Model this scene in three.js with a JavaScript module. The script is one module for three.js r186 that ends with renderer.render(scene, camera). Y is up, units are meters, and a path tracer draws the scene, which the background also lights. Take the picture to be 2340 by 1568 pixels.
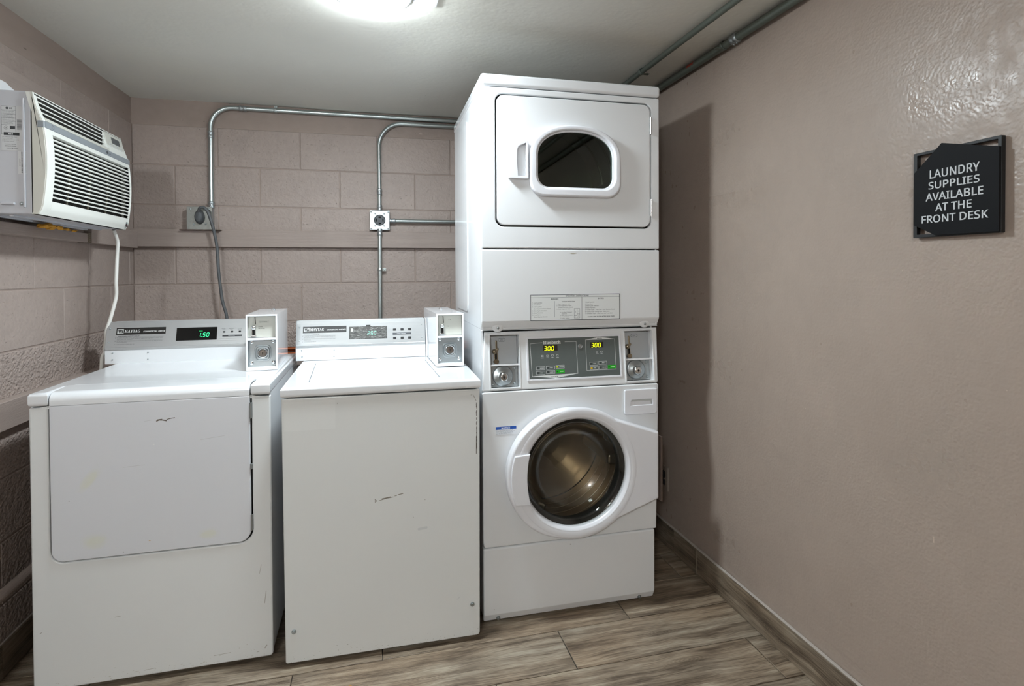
import * as THREE from 'three';
import { RoundedBoxGeometry } from 'three/addons/geometries/RoundedBoxGeometry.js';
import { TextGeometry } from 'three/addons/geometries/TextGeometry.js';
import { FontLoader } from 'three/addons/loaders/FontLoader.js';
import { RectAreaLightUniformsLib } from 'three/addons/lights/RectAreaLightUniformsLib.js';
import { mergeGeometries } from 'three/addons/utils/BufferGeometryUtils.js';

// ------------------------------------------------------------------ camera, exposure
const scene = new THREE.Scene();
scene.background = new THREE.Color(0x000000);
const F = 1279.62, VW = 2340, VH = 1568;
const camera = new THREE.PerspectiveCamera(2 * Math.atan(VH / 2 / F) * 180 / Math.PI, VW / VH, 0.05, 30);
camera.rotation.order = 'YXZ';
camera.position.set(0, 1.29, 0);
camera.rotation.set(-0.01421, -0.24349, -0.00534);
camera.setViewOffset(VW, VH, 0, 784 - 643.37, VW, VH);
const renderer = new THREE.WebGLRenderer({ antialias: true });
renderer.toneMapping = THREE.LinearToneMapping;
renderer.toneMappingExposure = 1.14;
renderer.shadowMap.enabled = true;
RectAreaLightUniformsLib.init();

// ------------------------------------------------------------------ lights (the two ceiling fixtures; see makeLamp)
const LAMPS = [
  { at: [0.005, 2.18, -1.82], power: 5, size: 0.16, color: [0.85, 0.95, 1], glow: 85,
    label: 'round white ceiling light at the top edge of the picture' },
  { at: [-0.9, 2.18, 1.38], power: 8.6, globe: true, size: 5, color: [0.85, 0.95, 1], glow: 40,
    label: 'round white ceiling light at the entrance end of the room behind the camera' },
];

// ------------------------------------------------------------------ helpers
let seed = 12345;
const rnd = () => { seed = (seed + 0x6d2b79f5) | 0; let t = Math.imul(seed ^ (seed >>> 15), 1 | seed); t = (t + Math.imul(t ^ (t >>> 7), 61 | t)) ^ t; return ((t ^ (t >>> 14)) >>> 0) / 4294967296; };
const used = {};
function numbered(name) { const n = used[name] = (used[name] ?? -1) + 1; return n ? `${name}_${String(n).padStart(3, '0')}` : name; }
function tag(o, label, category, group) { o.userData.label = label; o.userData.category = category; if (group) o.userData.group = group; return o; }
function thing(name, label, category, pos = [0, 0, 0], turn = 0, group) {
  const o = new THREE.Group(); o.name = numbered(name); o.position.set(...pos); o.rotation.y = turn;
  scene.add(o); return tag(o, label, category, group);
}
function part(name, geo, mat, parent, pos = [0, 0, 0], rot, label) {
  const m = new THREE.Mesh(geo, mat); m.name = name; m.position.set(...pos);
  if (rot) m.rotation.set(...rot);
  m.castShadow = m.receiveShadow = true;
  if (label) m.userData.label = label;
  parent.add(m); return m;
}
function struct(name, geo, mat, pos, rot) { const m = part(name, geo, mat, scene, pos, rot); m.userData.kind = 'structure'; return m; }
function toCreasedNormals(geo, angle) {                     // smooth shading weighted by area, so large flat faces stay flat
  const g = geo.index ? geo.toNonIndexed() : geo, p = g.attributes.position, nf = p.count / 3, fn = [], at = new Map(), key = (i) => `${Math.round(p.getX(i) * 2e5)},${Math.round(p.getY(i) * 2e5)},${Math.round(p.getZ(i) * 2e5)}`;
  const a = new THREE.Vector3(), b = new THREE.Vector3(), c = new THREE.Vector3(), cosA = Math.cos(angle);
  for (let f = 0; f < nf; f++) {
    a.fromBufferAttribute(p, f * 3); b.fromBufferAttribute(p, f * 3 + 1); c.fromBufferAttribute(p, f * 3 + 2);
    const n = b.clone().sub(a).cross(c.clone().sub(a)), area = n.length(); if (area > 0) n.divideScalar(area); fn.push([n, area]);
    for (let k = 0; k < 3; k++) { const q = key(f * 3 + k); at.has(q) ? at.get(q).push(f) : at.set(q, [f]); }
  }
  const out = new Float32Array(p.count * 3);
  for (let f = 0; f < nf; f++) for (let k = 0; k < 3; k++) {
    const i = f * 3 + k, n = fn[f][0]; a.set(0, 0, 0);
    for (const o of at.get(key(i))) if (fn[o][0].dot(n) > cosA) a.addScaledVector(fn[o][0], fn[o][1]);
    if (a.lengthSq() < 1e-30) a.copy(n); a.normalize(); out[i * 3] = a.x; out[i * 3 + 1] = a.y; out[i * 3 + 2] = a.z;
  }
  g.setAttribute('normal', new THREE.BufferAttribute(out, 3)); return g;
}
const V2 = (x, y) => new THREE.Vector2(x, y), V3 = (x, y, z) => new THREE.Vector3(x, y, z);
const box = (x0, y0, z0, x1, y1, z1) => new THREE.BoxGeometry(x1 - x0, y1 - y0, z1 - z0).translate((x0 + x1) / 2, (y0 + y1) / 2, (z0 + z1) / 2);
const rbox = (x0, y0, z0, x1, y1, z1, r = 0.004, s = 3) => new RoundedBoxGeometry(x1 - x0, y1 - y0, z1 - z0, s, r).translate((x0 + x1) / 2, (y0 + y1) / 2, (z0 + z1) / 2);
const plain = (g) => { const n = g.index ? g.toNonIndexed() : g; for (const k of Object.keys(n.attributes)) if (!['position', 'normal', 'uv'].includes(k)) n.deleteAttribute(k); return n; };
const merge = (...gs) => mergeGeometries(gs.flat().map(plain));
const place = (g, p, r) => { const h = g.clone(); if (r) { if (r[0]) h.rotateX(r[0]); if (r[1]) h.rotateY(r[1]); if (r[2]) h.rotateZ(r[2]); } return h.translate(...p); };
const cyl = (r, h, seg = 20, r2 = r) => new THREE.CylinderGeometry(r2, r, h, seg);
const cylZ = (r, h, seg = 20, r2 = r) => cyl(r, h, seg, r2).rotateX(Math.PI / 2);
const poly = (pts) => new THREE.Shape(pts.map((p) => V2(...p)));
function rr(x0, y0, x1, y1, r, Kind = THREE.Shape) {         // r: one radius or [bottom left, bottom right, top right, top left]
  const [a, b, c, d] = Array.isArray(r) ? r : [r, r, r, r], s = new Kind();
  s.moveTo(x0 + a, y0); s.lineTo(x1 - b, y0); if (b) s.absarc(x1 - b, y0 + b, b, -Math.PI / 2, 0);
  s.lineTo(x1, y1 - c); if (c) s.absarc(x1 - c, y1 - c, c, 0, Math.PI / 2);
  s.lineTo(x0 + d, y1); if (d) s.absarc(x0 + d, y1 - d, d, Math.PI / 2, Math.PI);
  s.lineTo(x0, y0 + a); if (a) s.absarc(x0 + a, y0 + a, a, Math.PI, Math.PI * 1.5);
  return s;
}
const rrHole = (...a) => rr(...a, THREE.Path);
function plate(shape, t, bevel = 0.002, holes = [], seg = 12, bs = 3) {   // a plate whose front face lies at z = 0
  const s = shape.clone(); s.holes = [...shape.holes, ...holes];
  const g = new THREE.ExtrudeGeometry(s, { depth: Math.max(t - bevel, 0.0005), bevelEnabled: bevel > 0, bevelThickness: bevel, bevelSize: bevel, bevelOffset: -bevel, bevelSegments: bs, curveSegments: seg });
  g.translate(0, 0, -t);
  return toCreasedNormals(g, 0.7);
}
function profile(pts, x0, x1, bevel = 0.003) {               // pts: [n, y] outline, swept along x from x0 to x1
  const s = poly(pts.map(([n, y]) => [-n, y]));
  const g = new THREE.ExtrudeGeometry(s, { depth: x1 - x0 - 2 * bevel, bevelEnabled: bevel > 0, bevelThickness: bevel, bevelSize: bevel, bevelOffset: -bevel, bevelSegments: 3 });
  return toCreasedNormals(g.rotateY(Math.PI / 2).translate(x0 + bevel, 0, 0), 0.5);
}
function shell(x0, y0, z0, x1, y1, z1, t = 0.008, sides = 'lrtbk') {
  const g = [];
  if (sides.includes('l')) g.push(box(x0, y0, z0, x0 + t, y1, z1));
  if (sides.includes('r')) g.push(box(x1 - t, y0, z0, x1, y1, z1));
  if (sides.includes('t')) g.push(box(x0 + t, y1 - t, z0, x1 - t, y1, z1));
  if (sides.includes('b')) g.push(box(x0 + t, y0, z0, x1 - t, y0 + t, z1));
  if (sides.includes('k')) g.push(box(x0 + t, y0 + t, z0, x1 - t, y1 - t, z0 + t));
  if (sides.includes('f')) g.push(box(x0 + t, y0 + t, z1 - t, x1 - t, y1 - t, z1));
  return merge(g);
}
function pipePath(pts, r = 0.1) {                            // a polyline with rounded corners
  const path = new THREE.CurvePath(); let last = V3(...pts[0]);
  for (let i = 1; i < pts.length; i++) {
    const p = V3(...pts[i]);
    if (i === pts.length - 1) { path.add(new THREE.LineCurve3(last, p)); break; }
    const a = p.clone().sub(last).normalize(), b = V3(...pts[i + 1]).sub(p).normalize();
    const s = p.clone().addScaledVector(a, -r), e = p.clone().addScaledVector(b, r), k = 0.5523;
    path.add(new THREE.LineCurve3(last, s));
    path.add(new THREE.CubicBezierCurve3(s, s.clone().addScaledVector(a, r * k), e.clone().addScaledVector(b, -r * k), e)); last = e;
  }
  return path;
}
const tube = (path, r, seg = 120, rs = 14) => new THREE.TubeGeometry(path, seg, r, rs, false);
const spline = (pts) => new THREE.CatmullRomCurve3(pts.map((p) => V3(...p)), false, 'catmullrom', 0.4);
const line = (a, b) => new THREE.LineCurve3(V3(...a), V3(...b));

// ------------------------------------------------------------------ textures
function noiseGrid(n, s) { const g = new Float32Array(n * n); let q = s; for (let i = 0; i < n * n; i++) { q = (q + 0x6d2b79f5) | 0; let t = Math.imul(q ^ (q >>> 15), 1 | q); t = (t + Math.imul(t ^ (t >>> 7), 61 | t)) ^ t; g[i] = ((t ^ (t >>> 14)) >>> 0) / 4294967296; } return g; }
const GRID = noiseGrid(256, 99);
function vn(x, y, px, py, off = 0) {                         // value noise, periodic in px, py
  const xi = Math.floor(x), yi = Math.floor(y), u = x - xi, v = y - yi, a = u * u * (3 - 2 * u), b = v * v * (3 - 2 * v);
  const at = (i, j) => GRID[((((i % px) + px) % px) * 7 + off * 31 & 255) * 256 + ((((j % py) + py) % py) * 13 + off * 57 & 255)];
  return (at(xi, yi) * (1 - a) + at(xi + 1, yi) * a) * (1 - b) + (at(xi, yi + 1) * (1 - a) + at(xi + 1, yi + 1) * a) * b;
}
function fbm(x, y, p, oct = 4, off = 0) { let s = 0, w = 0.5, t = 0; for (let o = 0; o < oct; o++) { s += w * vn(x, y, p, p, off + o * 3); t += w; w *= 0.5; x *= 2; y *= 2; p *= 2; } return s / t; }
function dataTex(w, h, fn, srgb, rep = [1, 1]) {
  const d = new Uint8Array(w * h * 4);
  for (let j = 0; j < h; j++) for (let i = 0; i < w; i++) {
    const c = fn(i / w, j / h, i, j), k = (j * w + i) * 4;
    if (typeof c === 'number') d[k] = d[k + 1] = d[k + 2] = Math.max(0, Math.min(255, c * 255));
    else for (let q = 0; q < 3; q++) d[k + q] = Math.max(0, Math.min(255, c[q]));
    d[k + 3] = 255;
  }
  const t = new THREE.DataTexture(d, w, h, THREE.RGBAFormat);
  t.magFilter = THREE.LinearFilter; t.minFilter = THREE.LinearFilter; t.wrapS = t.wrapT = THREE.RepeatWrapping; t.repeat.set(...rep);
  if (srgb) t.colorSpace = THREE.SRGBColorSpace;
  t.needsUpdate = true; return t;
}
function canvasTex(w, h, draw) {
  const c = document.createElement('canvas'); c.width = w; c.height = h; const x = c.getContext('2d'); draw(x, w, h);
  const t = new THREE.CanvasTexture(c); t.colorSpace = THREE.SRGBColorSpace; t.magFilter = THREE.LinearFilter; return t;
}
const over = (t, x0, y0, x1, y1) => { t.repeat.set(1 / (x1 - x0), 1 / (y1 - y0)); t.offset.set(-x0 / (x1 - x0), -y0 / (y1 - y0)); t.wrapS = t.wrapT = THREE.RepeatWrapping; return t; };   // metre uv -> one picture
const STD = (o) => new THREE.MeshStandardMaterial(o), PHY = (o) => new THREE.MeshPhysicalMaterial(o);

const blockBump = dataTex(1024, 1024, (u, v) => {
  const a = fbm(u * 90, v * 90, 90, 3, 1), b = fbm(u * 24, v * 24, 24, 3, 5), pit = vn(u * 130, v * 130, 130, 130, 9);
  const p2 = vn(u * 60, v * 60, 60, 60, 12);
  return 0.35 * a + 0.35 * b + 0.3 - (pit > 0.9 ? (pit - 0.9) * 3 : 0) - (p2 > 0.93 ? (p2 - 0.93) * 6 : 0);
}, false, [1 / 0.8, 1 / 0.8]);
const coarseBump = dataTex(1024, 1024, (u, v) => {
  const a = fbm(u * 64, v * 90, 64, 3, 2), b = fbm(u * 120, v * 120, 120, 2, 5);
  return 0.6 * Math.pow(a, 1.4) + 0.4 * b;
}, false, [1 / 0.8, 1 / 0.8]);
const wallTint = (s) => dataTex(512, 512, (u, v) => {
  const m = fbm(u * 6, v * 6, 6, 4, s) - 0.5, f = fbm(u * 60, v * 60, 60, 2, s + 4) - 0.5;
  let k = 1 + m * 0.07 + f * 0.05;
  const d = vn(u * 75, v * 75, 75, 75, s + 8); if (d > 0.985) k *= 0.62;
  const w = vn(u * 83, v * 83, 83, 83, s + 11); if (w > 0.993) k *= 1.3;
  return [163 * k, 148 * k, 140 * k];
}, true, [1 / 0.8, 1 / 0.8]);
const blockTint = wallTint(3);
const plasterTint = dataTex(1024, 1024, (u, v) => {
  const m = fbm(u * 5, v * 5, 5, 4, 21) - 0.5, f = fbm(u * 70, v * 50, 70, 2, 14) - 0.5;
  let k = 1 + m * 0.08 + f * 0.025;
  const w = vn(u * 150, v * 150, 150, 150, 31); if (w > 0.9965) k *= 1.22;
  const d = vn(u * 140, v * 90, 140, 90, 37); if (d > 0.9985) k *= 0.9;
  return [162 * k, 147 * k, 136 * k];
}, true, [1 / 2.2, 1 / 2.2]);
const plasterBump = dataTex(1024, 1024, (u, v) => {
  const st = fbm(u * 300, v * 300, 300, 2, 4), br = fbm(u * 6, v * 130, 130, 3, 6), w = fbm(u * 5, v * 7, 5, 3, 8), big = fbm(u * 4, v * 4, 4, 3, 17);
  const z = Math.max(0, Math.min(1, (w - 0.42) * 6));
  return 0.68 * (st * (1 - z) + (0.55 * st + 0.45 * br) * z) + 0.32 * big;
}, false, [1 / 1.6, 1 / 1.6]);
const plasterRough = dataTex(512, 512, (u, v) => {
  const w = fbm(u * 6, v * 14, 6, 3, 8), s = fbm(u * 90, v * 60, 90, 2, 18); return 0.38 + 0.4 * (w - 0.4) + 0.25 * (s - 0.5);
}, false, [1 / 1.6, 1 / 1.6]);
const ceilTint = dataTex(1024, 1024, (u, v) => {
  const m = fbm(u * 5, v * 5, 5, 4, 41) - 0.5; let k = 1 + m * 0.06, q = k * (1 - 0.03 * Math.max(0, m));
  const d = vn(u * 130, v * 130, 130, 130, 49); if (d > 0.996) { k *= 0.6; q *= 0.6; }
  return [224 * k, 222 * k, 214 * q];
}, true, [1 / 2.4, 1 / 2.4]);
const ceilBump = dataTex(1024, 1024, (u, v) => 0.6 * fbm(u * 14, v * 14, 14, 4, 51) + 0.4 * fbm(u * 110, v * 110, 110, 2, 53), false, [1 / 1.5, 1 / 1.5]);
function woodTex(s, dark) {
  return dataTex(1600, 360, (u, v, i, j) => {
    const x = u * 0.9, y = v * 0.2, wob = (fbm(x * 6 + s, y * 12, 64, 3, s) - 0.5) * 0.022;
    const band = fbm(x * 3.2 + s * 3.7, (y + wob) * 60 + s * 5, 512, 4, s + 1), fine = fbm(x * 16 + s, (y + wob) * 520, 4096, 2, s + 2);
    const blot = fbm(x * 11 + s * 2, y * 30 + s, 512, 4, s + 5), kx = x - (0.15 + 0.6 * ((s * 0.37) % 1)), ky = (y - 0.04 - 0.12 * ((s * 0.61) % 1)) * 3.4;
    const kd = Math.hypot(kx, ky), knot = Math.exp(-kd * kd / 0.0035) * (0.5 + 0.5 * Math.sin(kd * 420 + band * 6));
    const zone = fbm(x * 5 + s, y * 12, 64, 2, s + 9), saw = zone > 0.5 ? Math.min(1, (zone - 0.5) * 12) * (Math.sin((x * 1.0 + y * 1.3) * 900 + band * 9) > 0.4 ? 1 : 0) : 0;
    let t = 0.52 + (band - 0.5) * 0.85 + (blot - 0.5) * 0.7 + (fine - 0.5) * 0.75 + (vn(x * 60, (y + wob) * 900, 8192, 8192, s + 6) - 0.5) * 0.16 - saw * 0.1 - knot * 0.28;
    if (fine > 0.73) t -= 0.14;
    t = Math.max(0, Math.min(1, t));
    const A = [84, 72, 60], B = [137, 123, 106], C = [178, 167, 149], m = t < 0.5 ? t * 2 : (t - 0.5) * 2, P = t < 0.5 ? A : B, Q = t < 0.5 ? B : C;
    const warm = 1 + (fbm(x * 3 + s, y * 9, 64, 2, s + 12) - 0.5) * 0.07 + 0.012;
    return [0, 1, 2].map((q) => (P[q] + (Q[q] - P[q]) * m) * (q === 0 ? warm : q === 2 ? 2 - warm : 1) * dark);
  }, true, [1 / 0.9, 1 / 0.2]);
}
const woodBump = dataTex(1024, 256, (u, v) => 0.6 * fbm(u * 8, v * 70, 128, 3, 3) + 0.4 * fbm(u * 60, v * 24, 128, 2, 6), false, [1 / 0.9, 1 / 0.2]);
const brushed = dataTex(512, 512, (u, v) => fbm(u * 3, v * 240, 240, 2, 61), false, [1, 1]);

// ------------------------------------------------------------------ materials
const M = {
  block: STD({ map: blockTint, bumpMap: blockBump, bumpScale: 0.004, roughness: 0.55 }),
  blockB: STD({ map: wallTint(17), bumpMap: blockBump, bumpScale: 0.005, roughness: 0.55 }),
  blockRough: STD({ map: wallTint(29), bumpMap: coarseBump, bumpScale: 0.009, roughness: 0.6 }),
  mortar: STD({ map: blockTint, bumpMap: blockBump, bumpScale: 0.003, roughness: 0.6, color: 0xf2efec }),
  plaster: STD({ map: plasterTint, bumpMap: plasterBump, bumpScale: 0.0014, roughnessMap: plasterRough, roughness: 1 }),
  ceiling: STD({ map: ceilTint, bumpMap: ceilBump, bumpScale: 0.0012, roughness: 0.75 }),
  trim: STD({ map: blockTint, roughness: 0.5, bumpMap: woodBump, bumpScale: 0.0008 }),
  rawWood: STD({ map: woodTex(4, 0.8), roughness: 0.8 }),
  grout: STD({ color: 0x37322c, roughness: 0.9 }),
  caulk: STD({ color: 0xb5aca4, roughness: 0.7 }),
  enamel: PHY({ color: 0xe6e8ea, roughness: 0.3, clearcoat: 0.35, clearcoatRoughness: 0.12 }),
  deck: PHY({ color: 0xe9ebee, roughness: 0.2, clearcoat: 0.7, clearcoatRoughness: 0.05 }),
  plasticWhite: PHY({ color: 0xe8e9ee, roughness: 0.32, clearcoat: 0.2, clearcoatRoughness: 0.2 }),
  plasticGrey: STD({ color: 0xc9cbca, roughness: 0.4 }),
  dark: STD({ color: 0x16130f, roughness: 0.7 }),
  rubber: STD({ color: 0x2a2b2a, roughness: 0.6 }),
  steel: STD({ color: 0xb9bcbd, roughness: 0.28, metalness: 1, bumpMap: brushed, bumpScale: 0.0002 }),
  emt: STD({ color: 0xbcc4c3, roughness: 0.3, metalness: 0.9 }),
  emtDark: STD({ color: 0x70776f, roughness: 0.5, metalness: 0.6 }),
  chrome: STD({ color: 0xd5d7d8, roughness: 0.14, metalness: 1 }),
  zinc: STD({ color: 0xaeb4b6, roughness: 0.35, metalness: 0.9 }),
  nickel: STD({ color: 0x9a8f7c, roughness: 0.25, metalness: 1 }),
  brushedAlu: STD({ color: 0xb8babb, roughness: 0.34, metalness: 0.75, bumpMap: brushed, bumpScale: 0.0002 }),
  copper: STD({ color: 0xa05a3a, roughness: 0.35, metalness: 0.9 }),
  rust: STD({ color: 0x6b5b52, roughness: 0.7, metalness: 0.4 }),
  cordGrey: STD({ color: 0x585a5c, roughness: 0.5 }),
  plugGrey: STD({ color: 0x4c4f52, roughness: 0.5 }),
  cordWhite: STD({ color: 0xdedcd6, roughness: 0.5 }),
  black: STD({ color: 0x0b0c0f, roughness: 0.5 }),
  blackGlass: PHY({ color: 0x0b0c0c, roughness: 0.12, clearcoat: 0.5, clearcoatRoughness: 0.05 }),
  letter: STD({ color: 0xc9cdd0, roughness: 0.5 }),
  acWhite: STD({ color: 0xe4e5df, roughness: 0.4 }),
  acCream: STD({ color: 0xc9c8bf, roughness: 0.45 }),
  acMetal: STD({ color: 0xc3c5cb, roughness: 0.38, metalness: 0.1 }),
  acRib: STD({ color: 0x8d8778, roughness: 0.6 }),
  acStrip: STD({ color: 0x8b9196, roughness: 0.35 }),
  coil: STD({ color: 0x1f1d19, roughness: 0.8 }),
  foam: STD({ color: 0xc08a28, roughness: 0.8 }),
  foamPale: STD({ color: 0xc9bd9c, roughness: 0.85 }),
  paper: STD({ color: 0xe3e4e6, roughness: 0.7 }),
  red: STD({ color: 0x9c3b2c, roughness: 0.6 }),
  drum: STD({ color: 0x9c8c78, roughness: 0.28, metalness: 0.8 }),
  drumDark: STD({ color: 0x5a4d3e, roughness: 0.4, metalness: 0.5 }),
  glass: PHY({ color: 0xe4f2ec, roughness: 0.02, transmission: 1, thickness: 0, ior: 1.5 }),
  bowl: PHY({ color: 0xf7f9f8, roughness: 0.02, transmission: 1, thickness: 0, ior: 1.5 }),
  seam: STD({ color: 0x4d5a63, roughness: 0.6 }),  // dark tone standing in for shade in the lid gaps
  chip: STD({ color: 0x5d5247, roughness: 0.8 }),
  worn: STD({ color: 0xb9b2a0, roughness: 0.7 }),
  led: STD({ color: 0x102008, emissive: 0x9dff20, emissiveIntensity: 0.8 }),
};

// ------------------------------------------------------------------ room shell
const XL = -1.17, XR = 1.342, ZB = -3.2, ZF = 1.6, H = 2.18, MJ = 0.0026;
const backWall = struct('wall_back', box(XL - 0.2, -0.1, ZB - 0.2, XR + 0.2, H + 0.1, ZB - MJ), M.mortar);
const leftWall = struct('wall_left', box(XL - 0.2, -0.1, ZB - MJ, XL - MJ, H + 0.1, ZF + 0.2), M.mortar);
{ // plaster wall with gentle waves of the trowel
  const nx = 120, ny = 56, g = new THREE.PlaneGeometry(ZF - ZB, H, nx, ny), p = g.attributes.position, uv = g.attributes.uv;
  for (let i = 0; i < p.count; i++) {
    const x = p.getX(i) + 2.4, y = p.getY(i) + 1.09;
    p.setZ(i, (fbm(x * 1.3 + 3, y * 0.9, 64, 3, 71) - 0.5) * 0.012); uv.setXY(i, x, y);
  }
  g.computeVertexNormals();
  g.rotateY(-Math.PI / 2).translate(XR, H / 2, (ZF + ZB) / 2);
  struct('wall_right', merge(g, box(XR + 0.012, -0.1, ZB - MJ, XR + 0.2, H + 0.1, ZF + 0.2)), M.plaster);
}
struct('wall_front', box(XL - 0.2, -0.1, ZF, XR + 0.2, H + 0.1, ZF + 0.2), M.plaster);
{
  const g = new THREE.PlaneGeometry(XR - XL + 0.1, ZF - ZB + 0.1, 70, 120), p = g.attributes.position, uv = g.attributes.uv;
  for (let i = 0; i < p.count; i++) { const x = p.getX(i) + 1.3, y = p.getY(i) + 2.4; p.setZ(i, (fbm(x * 1.6, y * 1.6, 64, 3, 81) - 0.5) * 0.014); uv.setXY(i, x, y); }
  g.computeVertexNormals(); g.rotateX(Math.PI / 2).translate((XL + XR) / 2, H + 0.002, (ZB + ZF) / 2);
  struct('ceiling', merge(g, box(XL - 0.2, H + 0.015, ZB - 0.2, XR + 0.2, H + 0.2, ZF + 0.2)), M.ceiling);
}
// concrete blocks, each its own piece of the wall
const blockCache = {};
function blockGeo(w, h, v) {
  const k = [w.toFixed(3), h.toFixed(3), v].join();
  return blockCache[k] ??= (() => {
    const ox = v * 0.271, oy = v * 0.137, g = new THREE.ExtrudeGeometry(poly([[ox, oy], [ox + w, oy], [ox + w, oy + h], [ox, oy + h]]), { depth: 0.012, bevelEnabled: true, bevelThickness: MJ, bevelSize: 0.003, bevelOffset: -0.003, bevelSegments: 1 });
    return g.translate(-ox - w / 2, -oy - h / 2, -0.012 - MJ);
  })();
}
const JG = 0.004, RP = 0.2032, BP = 0.4045;
function layBlocks(wall, a0, a1, joint, toPos, turn, rough) {
  for (let r = 0; r < 11; r++) {
    const y0 = Math.max(0.0, 0.024 + RP * (r - 1) + (r === 0 ? 0.0 : 0)) + (0.024 + RP * (r - 1) < 0 ? 0 : JG / 2), y1 = Math.min(H, 0.024 + RP * r) - JG / 2;
    let j = joint(r); while (j > a0) j -= BP;
    for (; j < a1; j += BP) {
      const s = Math.max(a0, j + JG / 2), e = Math.min(a1, j + BP - JG / 2);
      if (e - s < 0.02) continue;
      const v = Math.floor(rnd() * 7), m = rough(r, (s + e) / 2) ? M.blockRough : (v % 2 ? M.block : M.blockB);
      part('concrete_block', blockGeo(e - s, y1 - y0, v), m, wall, toPos((s + e) / 2, (y0 + y1) / 2, (rnd() - 0.5) * 0.0012), turn);
    }
  }
}
// rows whose top is 1.853 carry joints at -0.98, -0.58, ...; the others are half a block off
layBlocks(backWall, XL, XR, (r) => (r % 2 ? -0.98 : -0.778), (a, y, d) => [a, y, ZB + d], undefined, (r) => r < 6);
layBlocks(leftWall, -ZF, -ZB, (r) => (r % 2 ? 2.345 : 2.54), (a, y, d) => [XL + d, y, -a], [0, Math.PI / 2, 0], (r) => r < 6);

// floor of wood-look tiles
const floor = struct('floor', box(XL - 0.2, -0.1, ZB - 0.2, XR + 0.2, -0.004, ZF + 0.2), M.grout);
const plankMats = [0, 1, 2, 3, 5, 6].map((s) => STD({ map: woodTex(s + 7, 1), bumpMap: woodBump, bumpScale: 0.0012, roughness: 0.42 }));
const plankCache = {};
function plankGeo(l, w, flip) {
  return plankCache[[l.toFixed(3), w.toFixed(3), flip].join()] ??= (() => {
    const g = new THREE.ExtrudeGeometry(poly([[0, 0], [l, 0], [l, w], [0, w]]), { depth: 0.008, bevelEnabled: true, bevelThickness: 0.001, bevelSize: 0.0012, bevelOffset: -0.0012, bevelSegments: 1 });
    g.translate(-l / 2, -w / 2, -0.009); if (flip) g.rotateZ(Math.PI); return g.rotateX(-Math.PI / 2);
  })();
}
{
  const PW = 0.2033, PL = 0.899, G = 0.0032, starts = [0.365, 0.637, 0.021, 1.26, 0.5, 0.1, 0.75, 0.3];
  for (let k = -16; k < 9; k++) {                            // joint lines at z = -1.5 - 0.2033 k
    const z1 = Math.min(ZF, -1.5 - PW * k), z0 = Math.max(ZB, -1.5 - PW * (k + 1)); if (z1 - z0 < 0.02) continue;
    let x = k >= 0 ? starts[k % 8] : starts[((k * 3) % 8 + 8) % 8]; while (x > XL) x -= PL;
    for (; x < XR; x += PL) {
      const s = Math.max(XL, x), e = Math.min(XR, x + PL); if (e - s < 0.02) continue;
      part('floor_plank', plankGeo(e - s - G, z1 - z0 - G, rnd() < 0.5), plankMats[Math.floor(rnd() * 6)], floor, [(s + e) / 2, (rnd() - 0.5) * 0.0006, (z0 + z1) / 2]);
    }
  }
}
// baseboards of the same tile
const baseMats = [2, 3, 5].map((s) => STD({ map: woodTex(s + 20, 0.86), bumpMap: woodBump, bumpScale: 0.001, roughness: 0.45 }));
for (const [side, x, turn] of [['right', XR, -Math.PI / 2], ['left', XL, Math.PI / 2]]) {
  const s = side === 'right' ? -1 : 1, w = struct(`baseboard_${side}`, box(Math.min(x, x + s * 0.006), 0, ZB, Math.max(x, x + s * 0.006), 0.11, ZF), M.caulk);
  [[-3.2, -2.112], [-2.112, -1.212], [-1.212, -0.312], [-0.312, 0.588], [0.588, 1.6]].forEach(([a, b], i) => {
    const l = b - a - 0.003, g = plate(poly([[0, 0], [l, 0], [l, 0.108], [0, 0.108]]), 0.009, 0.0012, [], 4, 1).translate(-l / 2, 0, 0);
    part('baseboard_tile', g, baseMats[i % 3], w, [x + s * 0.0125, 0.001, (a + b) / 2], [0, turn, 0]);
  });
  if (side === 'right') part('caulk_line', rbox(-0.007, 0, ZB, 0.004, 0.005, ZF, 0.002, 2), M.caulk, w, [XR - 0.005, 0.109, 0]);
}
// painted ledge boards screwed to the block walls
const board = (x0, y0, z0, x1, y1, z1) => rbox(x0, y0, z0, x1, y1, z1, 0.003, 2);
struct('trim_1', board(XL, 1.435, ZB, XR, 1.524, ZB + 0.032), M.trim);
struct('trim_2', board(XL, 1.427, ZB + 0.032, XL + 0.032, 1.512, -2.70), M.trim);
part('broken_end', merge(board(-0.004, -0.03, -0.05, 0.02, 0.012, 0.03), board(0.0, -0.025, 0.0, 0.026, 0.0, 0.05)), M.rawWood, scene.getObjectByName('trim_2'), [XL + 0.01, 1.455, -2.66], [0.06, 0.02, 0]);
struct('trim_3', board(XL, 1.425, -2.62, XL + 0.05, 1.462, -0.9), M.trim);
struct('trim_4', board(XL, 1.87, -2.5, XL + 0.034, 1.965, -0.9), M.trim);
struct('trim_5', board(XL, 0.799, ZB + 0.032, XL + 0.034, 0.891, ZF), M.trim);
struct('trim_6', board(XL, 0.806, ZB, XR, 0.89, ZB + 0.032), M.trim);

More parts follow.
